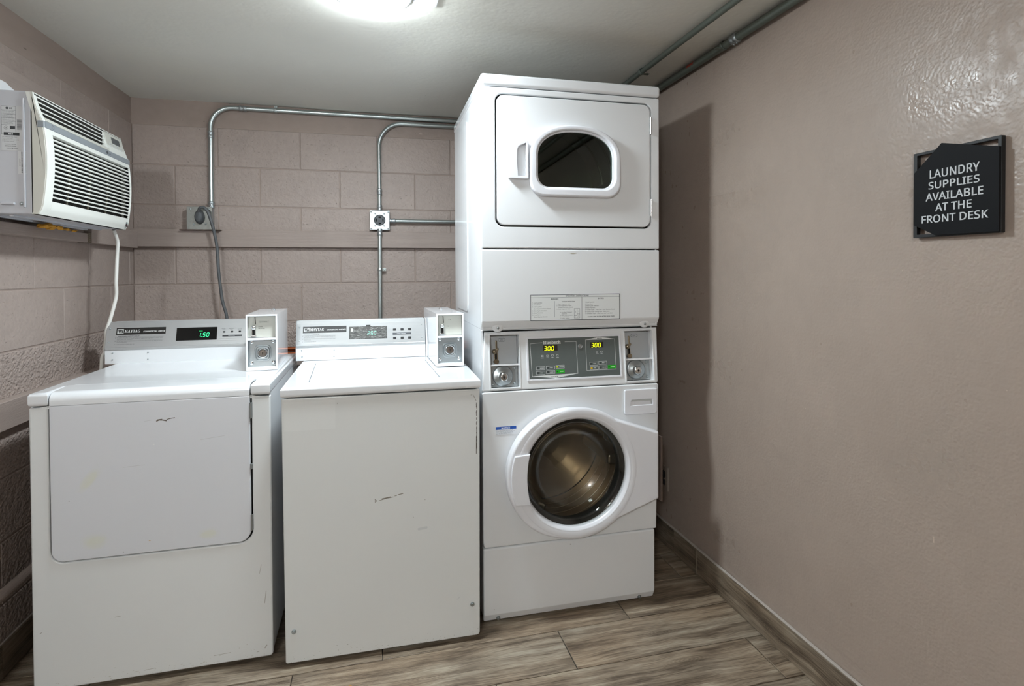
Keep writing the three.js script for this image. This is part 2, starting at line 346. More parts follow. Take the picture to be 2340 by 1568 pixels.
// ------------------------------------------------------------------ ceiling lights
function makeLamp({ at, power, globe, size, color, glow, label }) {
  const t = thing('ceiling_light', label, 'ceiling light', at);
  const ring = new THREE.LatheGeometry([[0, 0], [0.125, 0], [0.127, -0.004], [0.125, -0.014], [0.112, -0.018], [0.108, -0.016], [0, -0.016]].map((p) => V2(...p)), 48);
  part('rim', ring, M.enamel, t);
  const dome = new THREE.LatheGeometry([[0.107, -0.0165], [0.106, -0.026], [0.096, -0.04], [0.07, -0.051], [0.035, -0.057], [0.0001, -0.059]].map((p) => V2(...p)), 48);
  part('diffuser', dome, STD({ color: 0xffffff, emissive: new THREE.Color(...color), emissiveIntensity: glow, roughness: 0.5 }), t);
  if (globe) {
    const l = new THREE.PointLight(new THREE.Color(...color), power, 0, 2); l.position.set(0, -0.09, 0); l.castShadow = true; l.shadow.radius = size; l.shadow.mapSize.set(2048, 2048); t.add(l); return;
  }
  const l = new THREE.RectAreaLight(new THREE.Color(...color), power / (size * size), size, size);   // power: candela straight down
  l.position.set(0, -0.0605, 0); l.rotation.x = -Math.PI / 2; t.add(l);
}
LAMPS.forEach(makeLamp);

// ------------------------------------------------------------------ small hardware shared by the machines
const screwGeo = merge(place(cylZ(0.0048, 0.002, 14), [0, 0, 0.001]), place(new THREE.SphereGeometry(0.0042, 12, 6, 0, 6.283, 0, Math.PI / 2).rotateX(Math.PI / 2).scale(1, 1, 0.6), [0, 0, 0.002]));
const smallScrew = screwGeo.clone().scale(0.6, 0.6, 0.7);
const hexGeo = merge(cylZ(0.0075, 0.002, 18), place(cylZ(0.005, 0.006, 6), [0, 0, 0.003]));
const labelPlate = (w, h, t = 0.0006) => new THREE.BoxGeometry(w, h, t);
const SEG = { 0: 'abcdef', 1: 'bc', 2: 'abged', 3: 'abgcd', 5: 'afgcd', 8: 'abcdefg' };
function digit(x, ch, px, py, w, h, col, lw) {
  x.save(); x.translate(px, py); x.transform(1, 0, -0.14, 1, 0.14 * h, 0); x.strokeStyle = col; x.lineWidth = lw; x.lineCap = 'round';
  const P = { a: [0, 0, w, 0], b: [w, 0, w, h / 2], c: [w, h / 2, w, h], d: [0, h, w, h], e: [0, h / 2, 0, h], f: [0, 0, 0, h / 2], g: [0, h / 2, w, h / 2] }, g = lw * 0.7;
  for (const s of SEG[ch]) { const [a, b, c, d] = P[s], hz = b === d; x.beginPath(); x.moveTo(a + (hz ? g : 0), b + (hz ? 0 : g)); x.lineTo(c - (hz ? g : 0), d - (hz ? 0 : g)); x.stroke(); }
  x.restore();
}
const rects = (x, list, col) => { x.fillStyle = col; for (const r of list) x.fillRect(...r); };
function smallLines(x, px, py, w, n, gap, size, words) { x.font = `${size}px sans-serif`; for (let i = 0; i < n; i++) x.fillText(words[i % words.length], px, py + i * gap, w); }
function scratches(x, list, col) { x.strokeStyle = col; x.lineCap = 'round'; for (const [w, ...p] of list) { x.lineWidth = w; x.beginPath(); x.moveTo(p[0], p[1]); for (let i = 2; i < p.length; i += 2) x.lineTo(p[i], p[i + 1]); x.stroke(); } }

// coin box: a vault with two open bays; own axes: left, bottom, front face
function coinBox(parent, pos, marks, d) {
  const w = 0.108, h = 0.207, mid = 0.116;
  const frame = plate(rr(0, 0, w, h, 0.002), 0.004, 0.0012, [rrHole(0.006, 0.012, w - 0.006, mid - 0.004, 0.001), rrHole(0.006, mid + 0.004, w - 0.006, h - 0.006, 0.001)]);
  const c = part('coin_box', merge(frame, shell(0, 0, -d, w, h, -0.003, 0.003), box(0.003, mid - 0.004, -0.035, w - 0.003, mid + 0.004, -0.003), box(0.003, 0.009, -0.035, w - 0.003, 0.012, -0.003)), M.deck, parent, pos, [0, 0.04, 0]);
  const tx = canvasTex(256, 224, (x) => {
    rects(x, [[0, 0, 256, 224]], '#c6c6bd'); x.fillStyle = '#6b6a64'; x.font = 'bold 17px sans-serif';
    if (marks) { x.strokeStyle = '#8d8c85'; x.strokeRect(96, 50, 92, 20); x.font = 'bold 15px sans-serif'; x.fillText('QUARTERS', 100, 66, 84); x.fillText('COIN', 92, 118); x.fillText('RETURN', 92, 136); } else { x.fillText('7', 118, 54); x.fillText('2', 132, 56); x.fillText('- o', 100, 130); }
  });
  part('coin_plate', labelPlate(w - 0.01, h - mid - 0.012, 0.002), STD({ map: tx, roughness: 0.4 }), c, [w / 2, (h + mid) / 2 - 0.001, -0.022]);
  part('coin_slot', rbox(-0.0015, -0.014, 0, 0.0015, 0.014, 0.0015, 0.0007, 2), M.dark, c, [0.03, 0.183, -0.0215], [0, 0, 0.06]);
  part('coin_lever', merge(place(new THREE.SphereGeometry(0.0085, 16, 12), [0.001, 0.029, 0.006]), rbox(-0.006, 0.0, 0.0, -0.003, 0.026, 0.006, 0.001), rbox(0.0045, 0.0, 0.0, 0.0075, 0.026, 0.006, 0.001), rbox(-0.008, -0.006, 0, 0.0095, 0.001, 0.008, 0.002)), M.chrome, c, [0.024, 0.129, -0.021]);
  part('lever_slot', rbox(-0.003, 0, 0, 0.0045, 0.024, 0.002, 0.001), M.dark, c, [0.024, 0.129, -0.0215]);
  const lp = part('lock_plate', merge(plate(rr(0.004, 0.012, w - 0.004, mid - 0.004, 0.003), 0.003, 0.001, [rrHole(0.028, 0.034, 0.082, 0.09, 0.016)]),
    ...[0, 1, 2].map((i) => plate(rr(0.026 + i * 0.006, 0.032 + i * 0.006, 0.084 - i * 0.006, 0.092 - i * 0.006, 0.016 - i * 0.004), 0.004, 0.002, [rrHole(0.032 + i * 0.006, 0.038 + i * 0.006, 0.078 - i * 0.006, 0.086 - i * 0.006, 0.012 - i * 0.003)]).translate(0, 0, 0.002 + (i === 1 ? 0.003 : i === 2 ? 0.0 : 0.001)))), M.zinc, c, [0, 0, -0.022]);
  for (const [x, y] of [[0.016, 0.104], [0.092, 0.104], [0.016, 0.026], [0.092, 0.026]]) part('bolt', new THREE.SphereGeometry(0.0075, 14, 8).scale(1, 1, 0.55), M.chrome, c, [x, y, -0.021]);
  part('lock', merge(cylZ(0.0135, 0.006, 24), place(cylZ(0.009, 0.004, 24), [0, 0, 0.004]), place(new THREE.TorusGeometry(0.0165, 0.0022, 8, 28), [0, 0, 0])), M.chrome, c, [0.055, 0.062, -0.018]);
  part('keyhole', rbox(-0.0013, -0.005, 0, 0.0013, 0.005, 0.0012, 0.0005, 2), M.dark, c, [0.055, 0.062, -0.0125]);
  part('top_lock', merge(cyl(0.006, 0.007, 16), place(cyl(0.009, 0.002, 16), [0, -0.003, 0])), M.chrome, c, [0.06, h + 0.004, -0.3]);
  return c;
}
const brandTex = (word, wash) => canvasTex(720, 128, (x) => {
  rects(x, [[0, 0, 720, 128]], wash ? '#3d3d3d' : '#161412'); rects(x, [[14, 20, 92, 90]], '#b9b9b7');
  x.fillStyle = wash ? '#3d3d3d' : '#161412'; for (let i = 0; i < 3; i++) { x.beginPath(); x.moveTo(24 + i * 22, 34); x.lineTo(38 + i * 22, 34); x.lineTo(60 + i * 22, 98); x.lineTo(46 + i * 22, 98); x.fill(); }
  x.fillStyle = '#dcdcda'; x.font = 'bold 74px serif'; x.fillText('MAYTAG', 116, 90, 230);
  x.font = 'italic bold 36px sans-serif'; x.fillText(word, 386, 88, 320);
});
const noteTex = (head) => canvasTex(720, 240, (x) => {
  x.clearRect(0, 0, 720, 240); x.fillStyle = '#3a3a3a'; x.font = 'italic bold 26px sans-serif'; x.fillText(head, 40, 28, 380);
  x.strokeStyle = '#55585a'; x.lineWidth = 2; for (const y of [40, 124]) { x.beginPath(); x.moveTo(0, y); x.lineTo(710, y); x.stroke(); }
  x.fillStyle = '#4a4a4a'; smallLines(x, 32, 64, 660, 3, 22, 19, ['To reduce the risk of fire or injury read and follow all instructions before use of this', 'machine. Do not put in clothes spotted or soaked with vegetable or cooking oil as', 'drying does not remove it.']);
  smallLines(x, 32, 150, 660, 2, 22, 19, ['Do not leave children unattended near the machine when it is in use. Keep lint screen', 'clean at all times.']); smallLines(x, 32, 224, 260, 1, 22, 19, ['See the instructions for further safety rules.']);
  rects(x, [[6, 54, 10, 8], [6, 140, 10, 8], [6, 214, 10, 8]], '#3a3a3a');
});
// control console shared by the two top consoles; own axes: x along the machine, console base at z = 0, y from the deck up
function consoleParts(t, o) {
  const { x0, x1, y, n, wash } = o;
  const c = part('console', profile([[-0.1, 0], [0, 0], [0, 0.056], [-0.112, 0.07], [-0.112, 0]], x0, x1, 0.002), M.enamel, t, [0, y, n]);
  part('trim_strip', rbox(x0, 0.053, -0.012, x1, 0.066, 0.0015, 0.003), M.brushedAlu, c);
  const a = -0.3, panel = part('control_panel', merge(plate(rr(x0, 0, x1, 0.108, [0.001, 0.001, 0.006, 0.006]), 0.004, 0.0015), place(rbox(x0, 0.1035, -0.09, x1, 0.1085, -0.002, 0.002), [0, 0, 0])), M.brushedAlu, c, [0, 0.065, 0.0], [a, 0, 0]);
  part('console_back', profile([[-0.112, 0.06], [-0.012, 0.062], [-0.04, 0.164], [-0.112, 0.164]], x0 + 0.002, x1 - 0.002, 0.001), M.enamel, c);
  for (const [x, yy] of o.screws) part('screw', smallScrew, M.zinc, c, [x, yy, 0.0]);
  return [c, panel];
}

// ------------------------------------------------------------------ the dryer at the left
{
  const t = thing('clothes_dryer', 'white front-loading dryer with a wide plain door, leftmost of the floor machines', 'dryer', [-1.013, 0, -1.988], 0.002);
  const W = 0.68;
  part('cabinet', merge(shell(0.001, 0.035, -0.70, W - 0.001, 0.9, -0.012, 0.006, 'lrbk')), M.enamel, t);
  part('toe_base', box(0.02, 0.0, -0.68, W - 0.02, 0.04, -0.035), M.dark, t);
  const frontTex = over(canvasTex(1024, 1310, (x, w, h) => {
    rects(x, [[0, 0, w, h]], '#e6e8e8'); const P = (u, y) => [u / W * w, (1 - (y - 0.02) / 0.87) * h];
    x.globalAlpha = 0.5; scratches(x, [[5, ...P(0.655, 0.05), ...P(0.66, 0.058)], [3, ...P(0.63, 0.04), ...P(0.636, 0.041)], [3, ...P(0.655, 0.2), ...P(0.66, 0.24)], [2, ...P(0.64, 0.3), ...P(0.646, 0.33)], [3, ...P(0.02, 0.2), ...P(0.024, 0.203)], [2, ...P(0.3, 0.038), ...P(0.33, 0.04)], [2, ...P(0.5, 0.05), ...P(0.55, 0.052)], [2, ...P(0.22, 0.22), ...P(0.235, 0.221)]], '#7d776d'); x.globalAlpha = 1;
    x.globalAlpha = 0.3; for (let i = 0; i < 90; i++) { x.fillStyle = '#8c8273'; const p = P(0.05 + rnd() * 0.62, 0.022 + rnd() * rnd() * 0.05); x.fillRect(p[0], p[1], 1 + rnd() * 9, 1 + rnd() * 2); }
  }), 0, 0.02, W, 0.89);
  const fp = rr(0, 0.02, W, 0.89, [0.006, 0.012, 0.004, 0.004]);
  part('front_panel', plate(fp, 0.014, 0.005, [rrHole(0.05, 0.409, 0.622, 0.8895, [0.038, 0.042, 0.001, 0.001])]), PHY({ map: frontTex, roughness: 0.3, clearcoat: 0.35, clearcoatRoughness: 0.12 }), t);
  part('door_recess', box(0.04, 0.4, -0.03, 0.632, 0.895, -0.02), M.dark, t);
  // deck with a notch where the door wraps over the front edge
  const plan = poly([[0.0, -0.004], [0.0515, -0.004], [0.0515, 0.10], [0.075, 0.112], [0.598, 0.112], [0.6205, 0.10], [0.6205, -0.004], [W, -0.004], [W, 0.70], [0, 0.70]]);
  const dg = new THREE.ExtrudeGeometry(plan, { depth: 0.02, bevelEnabled: true, bevelThickness: 0.011, bevelSize: 0.011, bevelOffset: -0.011, bevelSegments: 5 });
  part('deck', toCreasedNormals(dg.rotateX(-Math.PI / 2), 0.9).translate(0, 0.904, 0), M.deck, t);
  // door: flat front sheet plus the rolled top
  const doorTex = over(canvasTex(1024, 860, (x, w, h) => {
    rects(x, [[0, 0, w, h]], '#dfe1e6'); const P = (u, y) => [(u - 0.054) / 0.563 * w, (1 - (y - 0.413) / 0.48) * h];
    scratches(x, [[6, ...P(0.345, 0.829), ...P(0.352, 0.832), ...P(0.362, 0.831), ...P(0.372, 0.828)], [3, ...P(0.347, 0.833), ...P(0.36, 0.834)], [4, ...P(0.374, 0.832), ...P(0.385, 0.835), ...P(0.396, 0.836)]], '#5c5249');
    x.fillStyle = '#d6d3c4'; x.globalAlpha = 0.028; for (const [u, y, a, b, r] of [[0.16, 0.66, 26, 90, 0.6], [0.17, 0.468, 60, 38, 0], [0.49, 0.452, 50, 26, 0]]) for (let q = 0; q < 14; q++) { x.beginPath(); x.ellipse(...P(u + (rnd() - 0.5) * 0.012, y + (rnd() - 0.5) * 0.015), a * (0.5 + rnd() * 0.7), b * (0.5 + rnd() * 0.7), r + (rnd() - 0.5) * 0.5, 0, 7); x.fill(); }
    x.globalAlpha = 0.8; x.fillStyle = '#f4f4f2'; x.fillRect(...P(0.333, 0.757), 9, 6); x.fillStyle = '#c9a367'; x.fillRect(...P(0.318, 0.452), 9, 4); x.fillStyle = '#6d6a66'; x.fillRect(...P(0.102, 0.6), 4, 4); x.fillRect(...P(0.246, 0.425), 4, 5);
    x.globalAlpha = 0.25; scratches(x, [[2, ...P(0.47, 0.76), ...P(0.54, 0.768)], [2, ...P(0.25, 0.69), ...P(0.31, 0.693)], [2, ...P(0.31, 0.83), ...P(0.33, 0.833)]], '#8a8783');
  }), 0.054, 0.413, 0.617, 0.893);
  const d = part('door', plate(rr(0.054, 0.413, 0.617, 0.8935, [0.034, 0.038, 0, 0]), 0.016, 0.003), PHY({ map: doorTex, roughness: 0.3, clearcoat: 0.35, clearcoatRoughness: 0.12 }), t, [0, 0, 0.003]);
  const arc = []; for (let i = 0; i <= 8; i++) { const a = i / 8 * Math.PI / 2; arc.push([-0.024 + 0.026 * Math.cos(a), 0.908 + 0.026 * Math.sin(a)]); }
  part('door_top', profile([[-0.02, 0.8945], [0.002, 0.8945], ...arc, [-0.107, 0.937], [-0.107, 0.925], [-0.02, 0.925]], 0.054, 0.617, 0.003), M.deck, d, [0, 0, -0.002]);
  for (const [y0, y1] of [[0.82, 0.87], [0.652, 0.668], [0.45, 0.5]]) part('hinge', merge(rbox(0.616, y0, -0.006, 0.6235, y1, 0.0035, 0.0015), place(cyl(0.003, y1 - y0 + 0.002, 10), [0.619, (y0 + y1) / 2, 0.003])), M.zinc, t);
  const cx = consoleParts(t, { x0: -0.034, x1: 0.555, y: 0.934, n: -0.585, wash: false, screws: [[-0.006, 0.044], [-0.007, 0.017], [0.121, 0.042], [0.12, 0.014]] });
  const p = cx[1];
  part('brand_plate', labelPlate(0.179, 0.0285), STD({ map: brandTex('COMMERCIAL DRYER', false), roughness: 0.35 }), p, [0.091, 0.0665, 0.0006]);
  part('safety_note', new THREE.PlaneGeometry(0.18, 0.04), STD({ map: noteTex('PERSONAL SAFETY RULES'), transparent: true, roughness: 0.4 }), p, [0.088, 0.029, 0.0003]);
  const disp = canvasTex(512, 190, (x) => {
    rects(x, [[0, 0, 512, 190]], '#050606'); digit(x, '1', 282, 84, 20, 58, '#3ae08e', 9); digit(x, '5', 336, 84, 28, 58, '#3ae08e', 9); digit(x, '0', 384, 84, 28, 58, '#3ae08e', 9); rects(x, [[314, 138, 9, 9]], '#3ae08e');
    x.fillStyle = '#1fb25f'; x.font = 'bold 17px sans-serif'; x.fillText('PRICE', 284, 62);
  });
  part('display', plate(rr(-0.077, -0.0275, 0.077, 0.0275, 0.001), 0.004, 0.001), M.blackGlass, p, [0.298, 0.048, 0.0015]);
  part('price_digits', labelPlate(0.148, 0.0515, 0.0002), STD({ map: disp, emissiveMap: disp, emissive: 0xffffff, emissiveIntensity: 0.9, roughness: 0.15 }), p, [0.298, 0.048, 0.0018]);
  for (let i = 0; i < 3; i++) part('button', rbox(-0.0045, -0.003, 0, 0.0045, 0.003, 0.003, 0.001), M.black, p, [0.402 + i * 0.0305, 0.053, 0]);
  part('button_strip', labelPlate(0.076, 0.0065), STD({ map: canvasTex(304, 26, (x) => { rects(x, [[0, 0, 304, 26]], '#26272a'); x.fillStyle = '#c8c8c8'; x.font = 'bold 14px sans-serif'; x.fillText('PRESS TO START', 90, 18, 120); }), roughness: 0.5 }), p, [0.434, 0.036, 0.0004]);
  part('button_words', new THREE.PlaneGeometry(0.09, 0.011), STD({ map: canvasTex(360, 44, (x) => { x.clearRect(0, 0, 360, 44); x.fillStyle = '#444'; x.font = '15px sans-serif'; x.fillText('COTTON', 18, 18); x.fillText('PERMANENT', 130, 18); x.fillText('LINENS', 24, 38); x.fillText('PRESS', 150, 38); x.fillText('DELICATE', 268, 34); }), transparent: true, roughness: 0.4 }), p, [0.432, 0.065, 0.0003]);
  for (const y of [0.022, 0.078]) part('screw', smallScrew, M.zinc, p, [-0.022, y, 0]);
  coinBox(t, [0.558, 0.936, -0.24], true, 0.37);
}

// ------------------------------------------------------------------ the top-loading washer in the middle
{
  const t = thing('washing_machine', 'white top-loading washer with a scratched front between dryer and stacked unit', 'washing machine', [-0.284, 0, -1.936], -0.015);
  const W = 0.643;
  part('cabinet', shell(0.0, 0.03, -0.68, W - 0.005, 0.889, -0.012, 0.006, 'lrbk'), M.enamel, t);
  part('toe_base', box(0.025, 0.0, -0.66, W - 0.03, 0.035, -0.03), M.dark, t);
  const tex = over(canvasTex(1024, 1370, (x, w, h) => {
    rects(x, [[0, 0, w, h]], '#e4e6e5'); const P = (u, y) => [(u + 0.008) / 0.652 * w, (1 - (y - 0.018) / 0.868) * h];
    x.fillStyle = '#ebedec'; x.globalAlpha = 0.55; x.fillRect(...P(0.0, 0.875), 250, 150); x.globalAlpha = 1;
    scratches(x, [[2, ...P(0.284, 0.532), ...P(0.291, 0.526), ...P(0.285, 0.522), ...P(0.285, 0.532)], [2.5, ...P(0.298, 0.526), ...P(0.32, 0.531), ...P(0.345, 0.534)], [5, ...P(0.308, 0.531), ...P(0.336, 0.535)], [3, ...P(0.35, 0.537), ...P(0.356, 0.538)], [4, ...P(0.361, 0.54), ...P(0.377, 0.543)]], '#807a70');
    const v = []; for (let i = 0; i < 26; i++) if (rnd() < 0.72) { const y = 0.845 - i * 0.0065; v.push([2 + rnd() * 2, ...P(0.632 + (rnd() - 0.5) * 0.002, y), ...P(0.632 + (rnd() - 0.5) * 0.002, y - 0.007)]); }
    scratches(x, v, '#4f4943'); scratches(x, [[3, ...P(0.631, 0.72), ...P(0.6305, 0.66)], [1.5, ...P(0.62, 0.868), ...P(0.631, 0.846)]], '#4f4943');
    x.globalAlpha = 0.35; scratches(x, [[14, ...P(0.43, 0.415), ...P(0.455, 0.418)], [4, ...P(0.56, 0.155), ...P(0.57, 0.162)]], '#b9bcbf'); x.fillStyle = '#6a665f'; for (const q of [[0.45, 0.517], [0.41, 0.46], [0.165, 0.865], [0.612, 0.869]]) x.fillRect(...P(...q), 4, 6);
    for (let i = 0; i < 70; i++) x.fillRect(...P(rnd() * 0.64, 0.022 + rnd() * rnd() * 0.04), 1 + rnd() * 6, 1 + rnd() * 3);
  }), -0.008, 0.018, 0.644, 0.886);
  const s = new THREE.Shape(); s.moveTo(0.006, 0.018); s.lineTo(0.628, 0.018); s.absarc(0.628, 0.03, 0.012, -Math.PI / 2, 0); s.lineTo(0.644, 0.886); s.lineTo(-0.008, 0.886); s.lineTo(-0.003, 0.024); s.quadraticCurveTo(-0.002, 0.018, 0.006, 0.018);
  part('front_panel', plate(s, 0.014, 0.004), PHY({ map: tex, roughness: 0.3, clearcoat: 0.35, clearcoatRoughness: 0.12 }), t);
  for (const [u, y] of [[0.023, 0.122], [0.613, 0.13]]) part('bolt', hexGeo, M.zinc, t, [u, y, 0.001]);
  const plan = poly([[-0.01, -0.006], [0.646, -0.006], [0.646, 0.69], [-0.022, 0.69]]);
  const dg = new THREE.ExtrudeGeometry(plan, { depth: 0.014, bevelEnabled: true, bevelThickness: 0.01, bevelSize: 0.01, bevelOffset: -0.01, bevelSegments: 6 });
  dg.rotateX(-Math.PI / 2).translate(0, 0.8995, 0);
  part('top_cover', toCreasedNormals(dg, 0.9), M.deck, t);
  const seam = (a, b, c, d) => plate(poly([[a, b], [a + 0.0018, b], [c + 0.0018, d], [c, d]]), 0.0012, 0).rotateX(-Math.PI / 2);  // flat dark strip on the uncut deck, painting the shade of a lid gap
  part('lid_gap_shade', seam(0.067, 0.085, 0.045, 0.495), M.seam, t, [0, 0.9241, 0]);
  part('lid_gap_shade', seam(0.509, 0.06, 0.489, 0.475), M.seam, t, [0, 0.9241, 0]);
  part('seal', box(0.03, 0.894, -0.55, 0.55, 0.9, -0.03), M.rubber, t);
  const [c, p] = consoleParts(t, { x0: -0.044, x1: 0.5, y: 0.925, n: -0.575, wash: true, screws: [[-0.02, 0.044], [-0.018, 0.017], [0.112, 0.041], [0.111, 0.014]] });
  part('console_end', merge(profile([[-0.1, 0], [-0.004, 0], [-0.004, 0.06], [-0.034, 0.166], [-0.11, 0.166], [-0.11, 0]], 0.502, 0.63, 0.002)), M.enamel, c);
  part('brand_plate', labelPlate(0.178, 0.0275), STD({ map: brandTex('COMMERCIAL WASHER', true), roughness: 0.35 }), p, [0.073, 0.0665, 0.0006]);
  part('safety_note', new THREE.PlaneGeometry(0.14, 0.036), STD({ map: noteTex('PERSONAL SAFETY RULES'), transparent: true, roughness: 0.4 }), p, [0.052, 0.029, 0.0003]);
  const disp = canvasTex(640, 220, (x) => {
    rects(x, [[0, 0, 640, 220]], '#5b5b59'); for (let i = 0; i < 620; i++) { x.strokeStyle = rnd() < 0.6 ? '#2b2a29' : '#b3b1ad'; x.lineWidth = 1 + rnd() * 2.4; const a = rnd() * 640, b = rnd() * 220, q = a < 240 ? -10 + rnd() * 24 : 4; x.beginPath(); x.moveTo(a, b); x.quadraticCurveTo(a + 14, b - q, a + 20 + rnd() * 30, b + (rnd() - 0.5) * 12); x.stroke(); }
    for (const [c, i] of [['2', 0], ['5', 1], ['0', 2]]) digit(x, c, 306 + i * 54, 92, 32, 66, '#8fd0bc', 8); rects(x, [[347, 152, 8, 8]], '#8fd0bc'); rects(x, [[20, 26, 34, 60]], '#c4c2bd');
  });
  part('display', merge(plate(rr(-0.08, -0.0275, 0.08, 0.0275, 0.001), 0.004, 0.001), plate(rr(-0.009, 0.025, 0.009, 0.034, 0.001), 0.003, 0.001)), M.rubber, p, [0.254, 0.048, 0.0015]);
  part('price_digits', labelPlate(0.156, 0.0525, 0.0002), STD({ map: disp, emissiveMap: canvasTex(640, 220, (x) => { rects(x, [[0, 0, 640, 220]], '#000'); for (const [c, i] of [['2', 0], ['5', 1], ['0', 2]]) digit(x, c, 306 + i * 54, 92, 32, 66, '#5fa893', 8); }), emissive: 0xffffff, emissiveIntensity: 0.5, roughness: 0.3 }), p, [0.254, 0.048, 0.0018]);
  for (let r = 0; r < 2; r++) for (let i = 0; i < 3; i++) part('button', rbox(-0.0065, -0.0045, 0, 0.0065, 0.0045, 0.003, 0.001), M.black, p, [0.366 + i * 0.0325, 0.02 + r * 0.038, 0]);
  part('button_strip', labelPlate(0.08, 0.0085), STD({ map: canvasTex(320, 34, (x) => { rects(x, [[0, 0, 320, 34]], '#44474c'); x.fillStyle = '#e0e0e0'; x.font = 'bold 20px sans-serif'; x.fillText('FABRIC OPTION', 70, 24, 170); }), roughness: 0.5 }), p, [0.398, 0.039, 0.0004]);
  for (const [u, y] of [[-0.03, 0.02], [-0.03, 0.078], [0.484, 0.02], [0.484, 0.078]]) part('screw', smallScrew, M.zinc, p, [u, y, 0]);
  for (const y of [0.083, 0.14]) part('screw', smallScrew, M.zinc, c, [0.511, y, -0.004 - (y - 0.06) * 0.283], [-0.275, 0, 0]);
  coinBox(t, [0.519, 0.927, -0.26], false, 0.43);
}

// ------------------------------------------------------------------ the stacked washer and dryer
{
  const t = thing('stacked_washer_dryer', 'tall white stacked unit with a round washer door below and an arched dryer window above', 'washer dryer', [0.385, 0, -1.989], -0.0096);
  const onN = (u, y, n) => { const k = (1.993 - n) / 1.993; return [-0.366 + (u + 0.366) * k, 1.29 + (y - 1.29) * k]; };   // sizes read on the front plane, moved to a plane n in front of it
  // upper cabinet
  const cab = part('dryer_cabinet', shell(0.0, 1.085, -0.735, 0.694, 1.975, -0.012, 0.006, 'lrtbk'), M.enamel, t);
  part('side_emboss', plate(rr(-0.64, 1.13, -0.34, 1.93, 0.02), 0.002, 0.0015), M.enamel, cab, [-0.003, 0, 0], [0, -Math.PI / 2, 0]);
  part('top_panel', rbox(-0.004, 1.9695, -0.738, 0.703, 2.013, 0.006, 0.012, 5), M.deck, t);
  const arch = (x0, x1, y0, ym, y1, r, Kind = THREE.Shape) => { const s = new Kind(), cx = (x0 + x1) / 2, a = (x1 - x0) / 2; s.moveTo(x0 + r, y0); s.lineTo(x1 - r, y0); s.absarc(x1 - r, y0 + r, r, -Math.PI / 2, 0);
    for (let i = 0; i <= 40; i++) { const q = i / 40 * Math.PI, c = Math.cos(q), d = Math.sin(q); s.lineTo(cx + a * Math.sign(c) * Math.pow(Math.abs(c), 0.88), ym + (y1 - ym) * Math.pow(d, 0.88)); } s.lineTo(x0, y0 + r); s.absarc(x0 + r, y0 + r, r, Math.PI, Math.PI * 1.5); return s; };
  part('dryer_front', plate(rr(-0.004, 1.3825, 0.7, 1.9665, 0.006), 0.014, 0.004, [rrHole(0.049, 1.461, 0.666, 1.944, 0.03)]), M.enamel, t);
  part('door_recess', plate(rr(0.03, 1.445, 0.68, 1.958, 0.01), 0.004, 0.0005, [rrHole(0.13, 1.53, 0.58, 1.9, 0.1)]), M.dark, t, [0, 0, -0.022]);
  const d = part('dryer_door', plate(rr(0.0545, 1.4665, 0.6605, 1.9385, 0.028), 0.016, 0.003, [arch(0.2, 0.508, 1.604, 1.72, 1.82, 0.04, THREE.Path)]), M.enamel, t, [0, 0, 0.002]);
  const [wx0, wy0] = onN(0.18, 1.577, 0.02), [wx1, wy1] = onN(0.539, 1.844, 0.02), [gx0, gy0] = onN(0.208, 1.61, 0.004), [gx1, gy1] = onN(0.503, 1.816, 0.004);
  const ring = arch(wx0, wx1, wy0, 1.715, wy1, 0.055);
  const g1 = new THREE.ExtrudeGeometry((() => { const s = ring.clone(); s.holes = [arch(gx0 - 0.006, gx1 + 0.006, gy0 - 0.006, 1.72, gy1 + 0.006, 0.046, THREE.Path)]; return s; })(), { depth: 0.014, bevelEnabled: true, bevelThickness: 0.007, bevelSize: 0.0065, bevelOffset: -0.0065, bevelSegments: 5, curveSegments: 14 });
  const g2 = new THREE.ExtrudeGeometry((() => { const s = arch(gx0 - 0.011, gx1 + 0.011, gy0 - 0.011, 1.72, gy1 + 0.011, 0.05); s.holes = [arch(gx0, gx1, gy0, 1.72, gy1, 0.042, THREE.Path)]; return s; })(), { depth: 0.006, bevelEnabled: true, bevelThickness: 0.003, bevelSize: 0.003, bevelOffset: -0.003, bevelSegments: 4, curveSegments: 14 });
  part('window_frame', merge(toCreasedNormals(g1, 0.9), toCreasedNormals(g2, 0.9)), M.plasticWhite, d, [0, 0, 0.0005]);
  part('window_glass', plate(arch(gx0 - 0.008, gx1 + 0.008, gy0 - 0.008, 1.72, gy1 + 0.008, 0.045), 0.005, 0.001, [], 14), M.glass, d, [0, 0, 0.003]);
  const h = poly([[0.096, 1.637], [0.094, 1.70], [0.097, 1.772], [0.1, 1.774], [0.166, 1.774], [0.169, 1.77], [0.169, 1.638], [0.166, 1.635], [0.1, 1.635]]);
  const pocket = new THREE.Path([[0.161, 1.643], [0.161, 1.766], [0.133, 1.752], [0.128, 1.74], [0.127, 1.7], [0.131, 1.645]].map((p) => V2(...p)));
  part('door_handle', plate(h, 0.018, 0.0025, [pocket], 8, 4), M.plasticWhite, d, [0, 0, 0.016]);
  for (const [a, b] of [[1.826, 1.891], [1.508, 1.575]]) part('hinge', merge(rbox(0.661, a, -0.004, 0.667, b, 0.004, 0.0015), place(cyl(0.0032, b - a, 10), [0.6635, (a + b) / 2, 0.004])), M.chrome, t);
  const dr = new THREE.CylinderGeometry(0.29, 0.29, 0.5, 64, 1, true).rotateX(Math.PI / 2);
  part('dryer_drum', merge(dr, place(new THREE.CircleGeometry(0.29, 48), [0, 0, -0.245]), ...[0.4, 2.5, 4.6].map((a) => place(rbox(-0.02, 0.21, -0.24, 0.02, 0.292, 0.24, 0.01), [0, 0, 0], [0, 0, a])), place(new THREE.TorusGeometry(0.288, 0.006, 8, 64), [0, 0, 0.0]), place(new THREE.TorusGeometry(0.288, 0.006, 8, 64), [0, 0, -0.12])), M.drumDark, t, [0.355, 1.675, -0.31]);
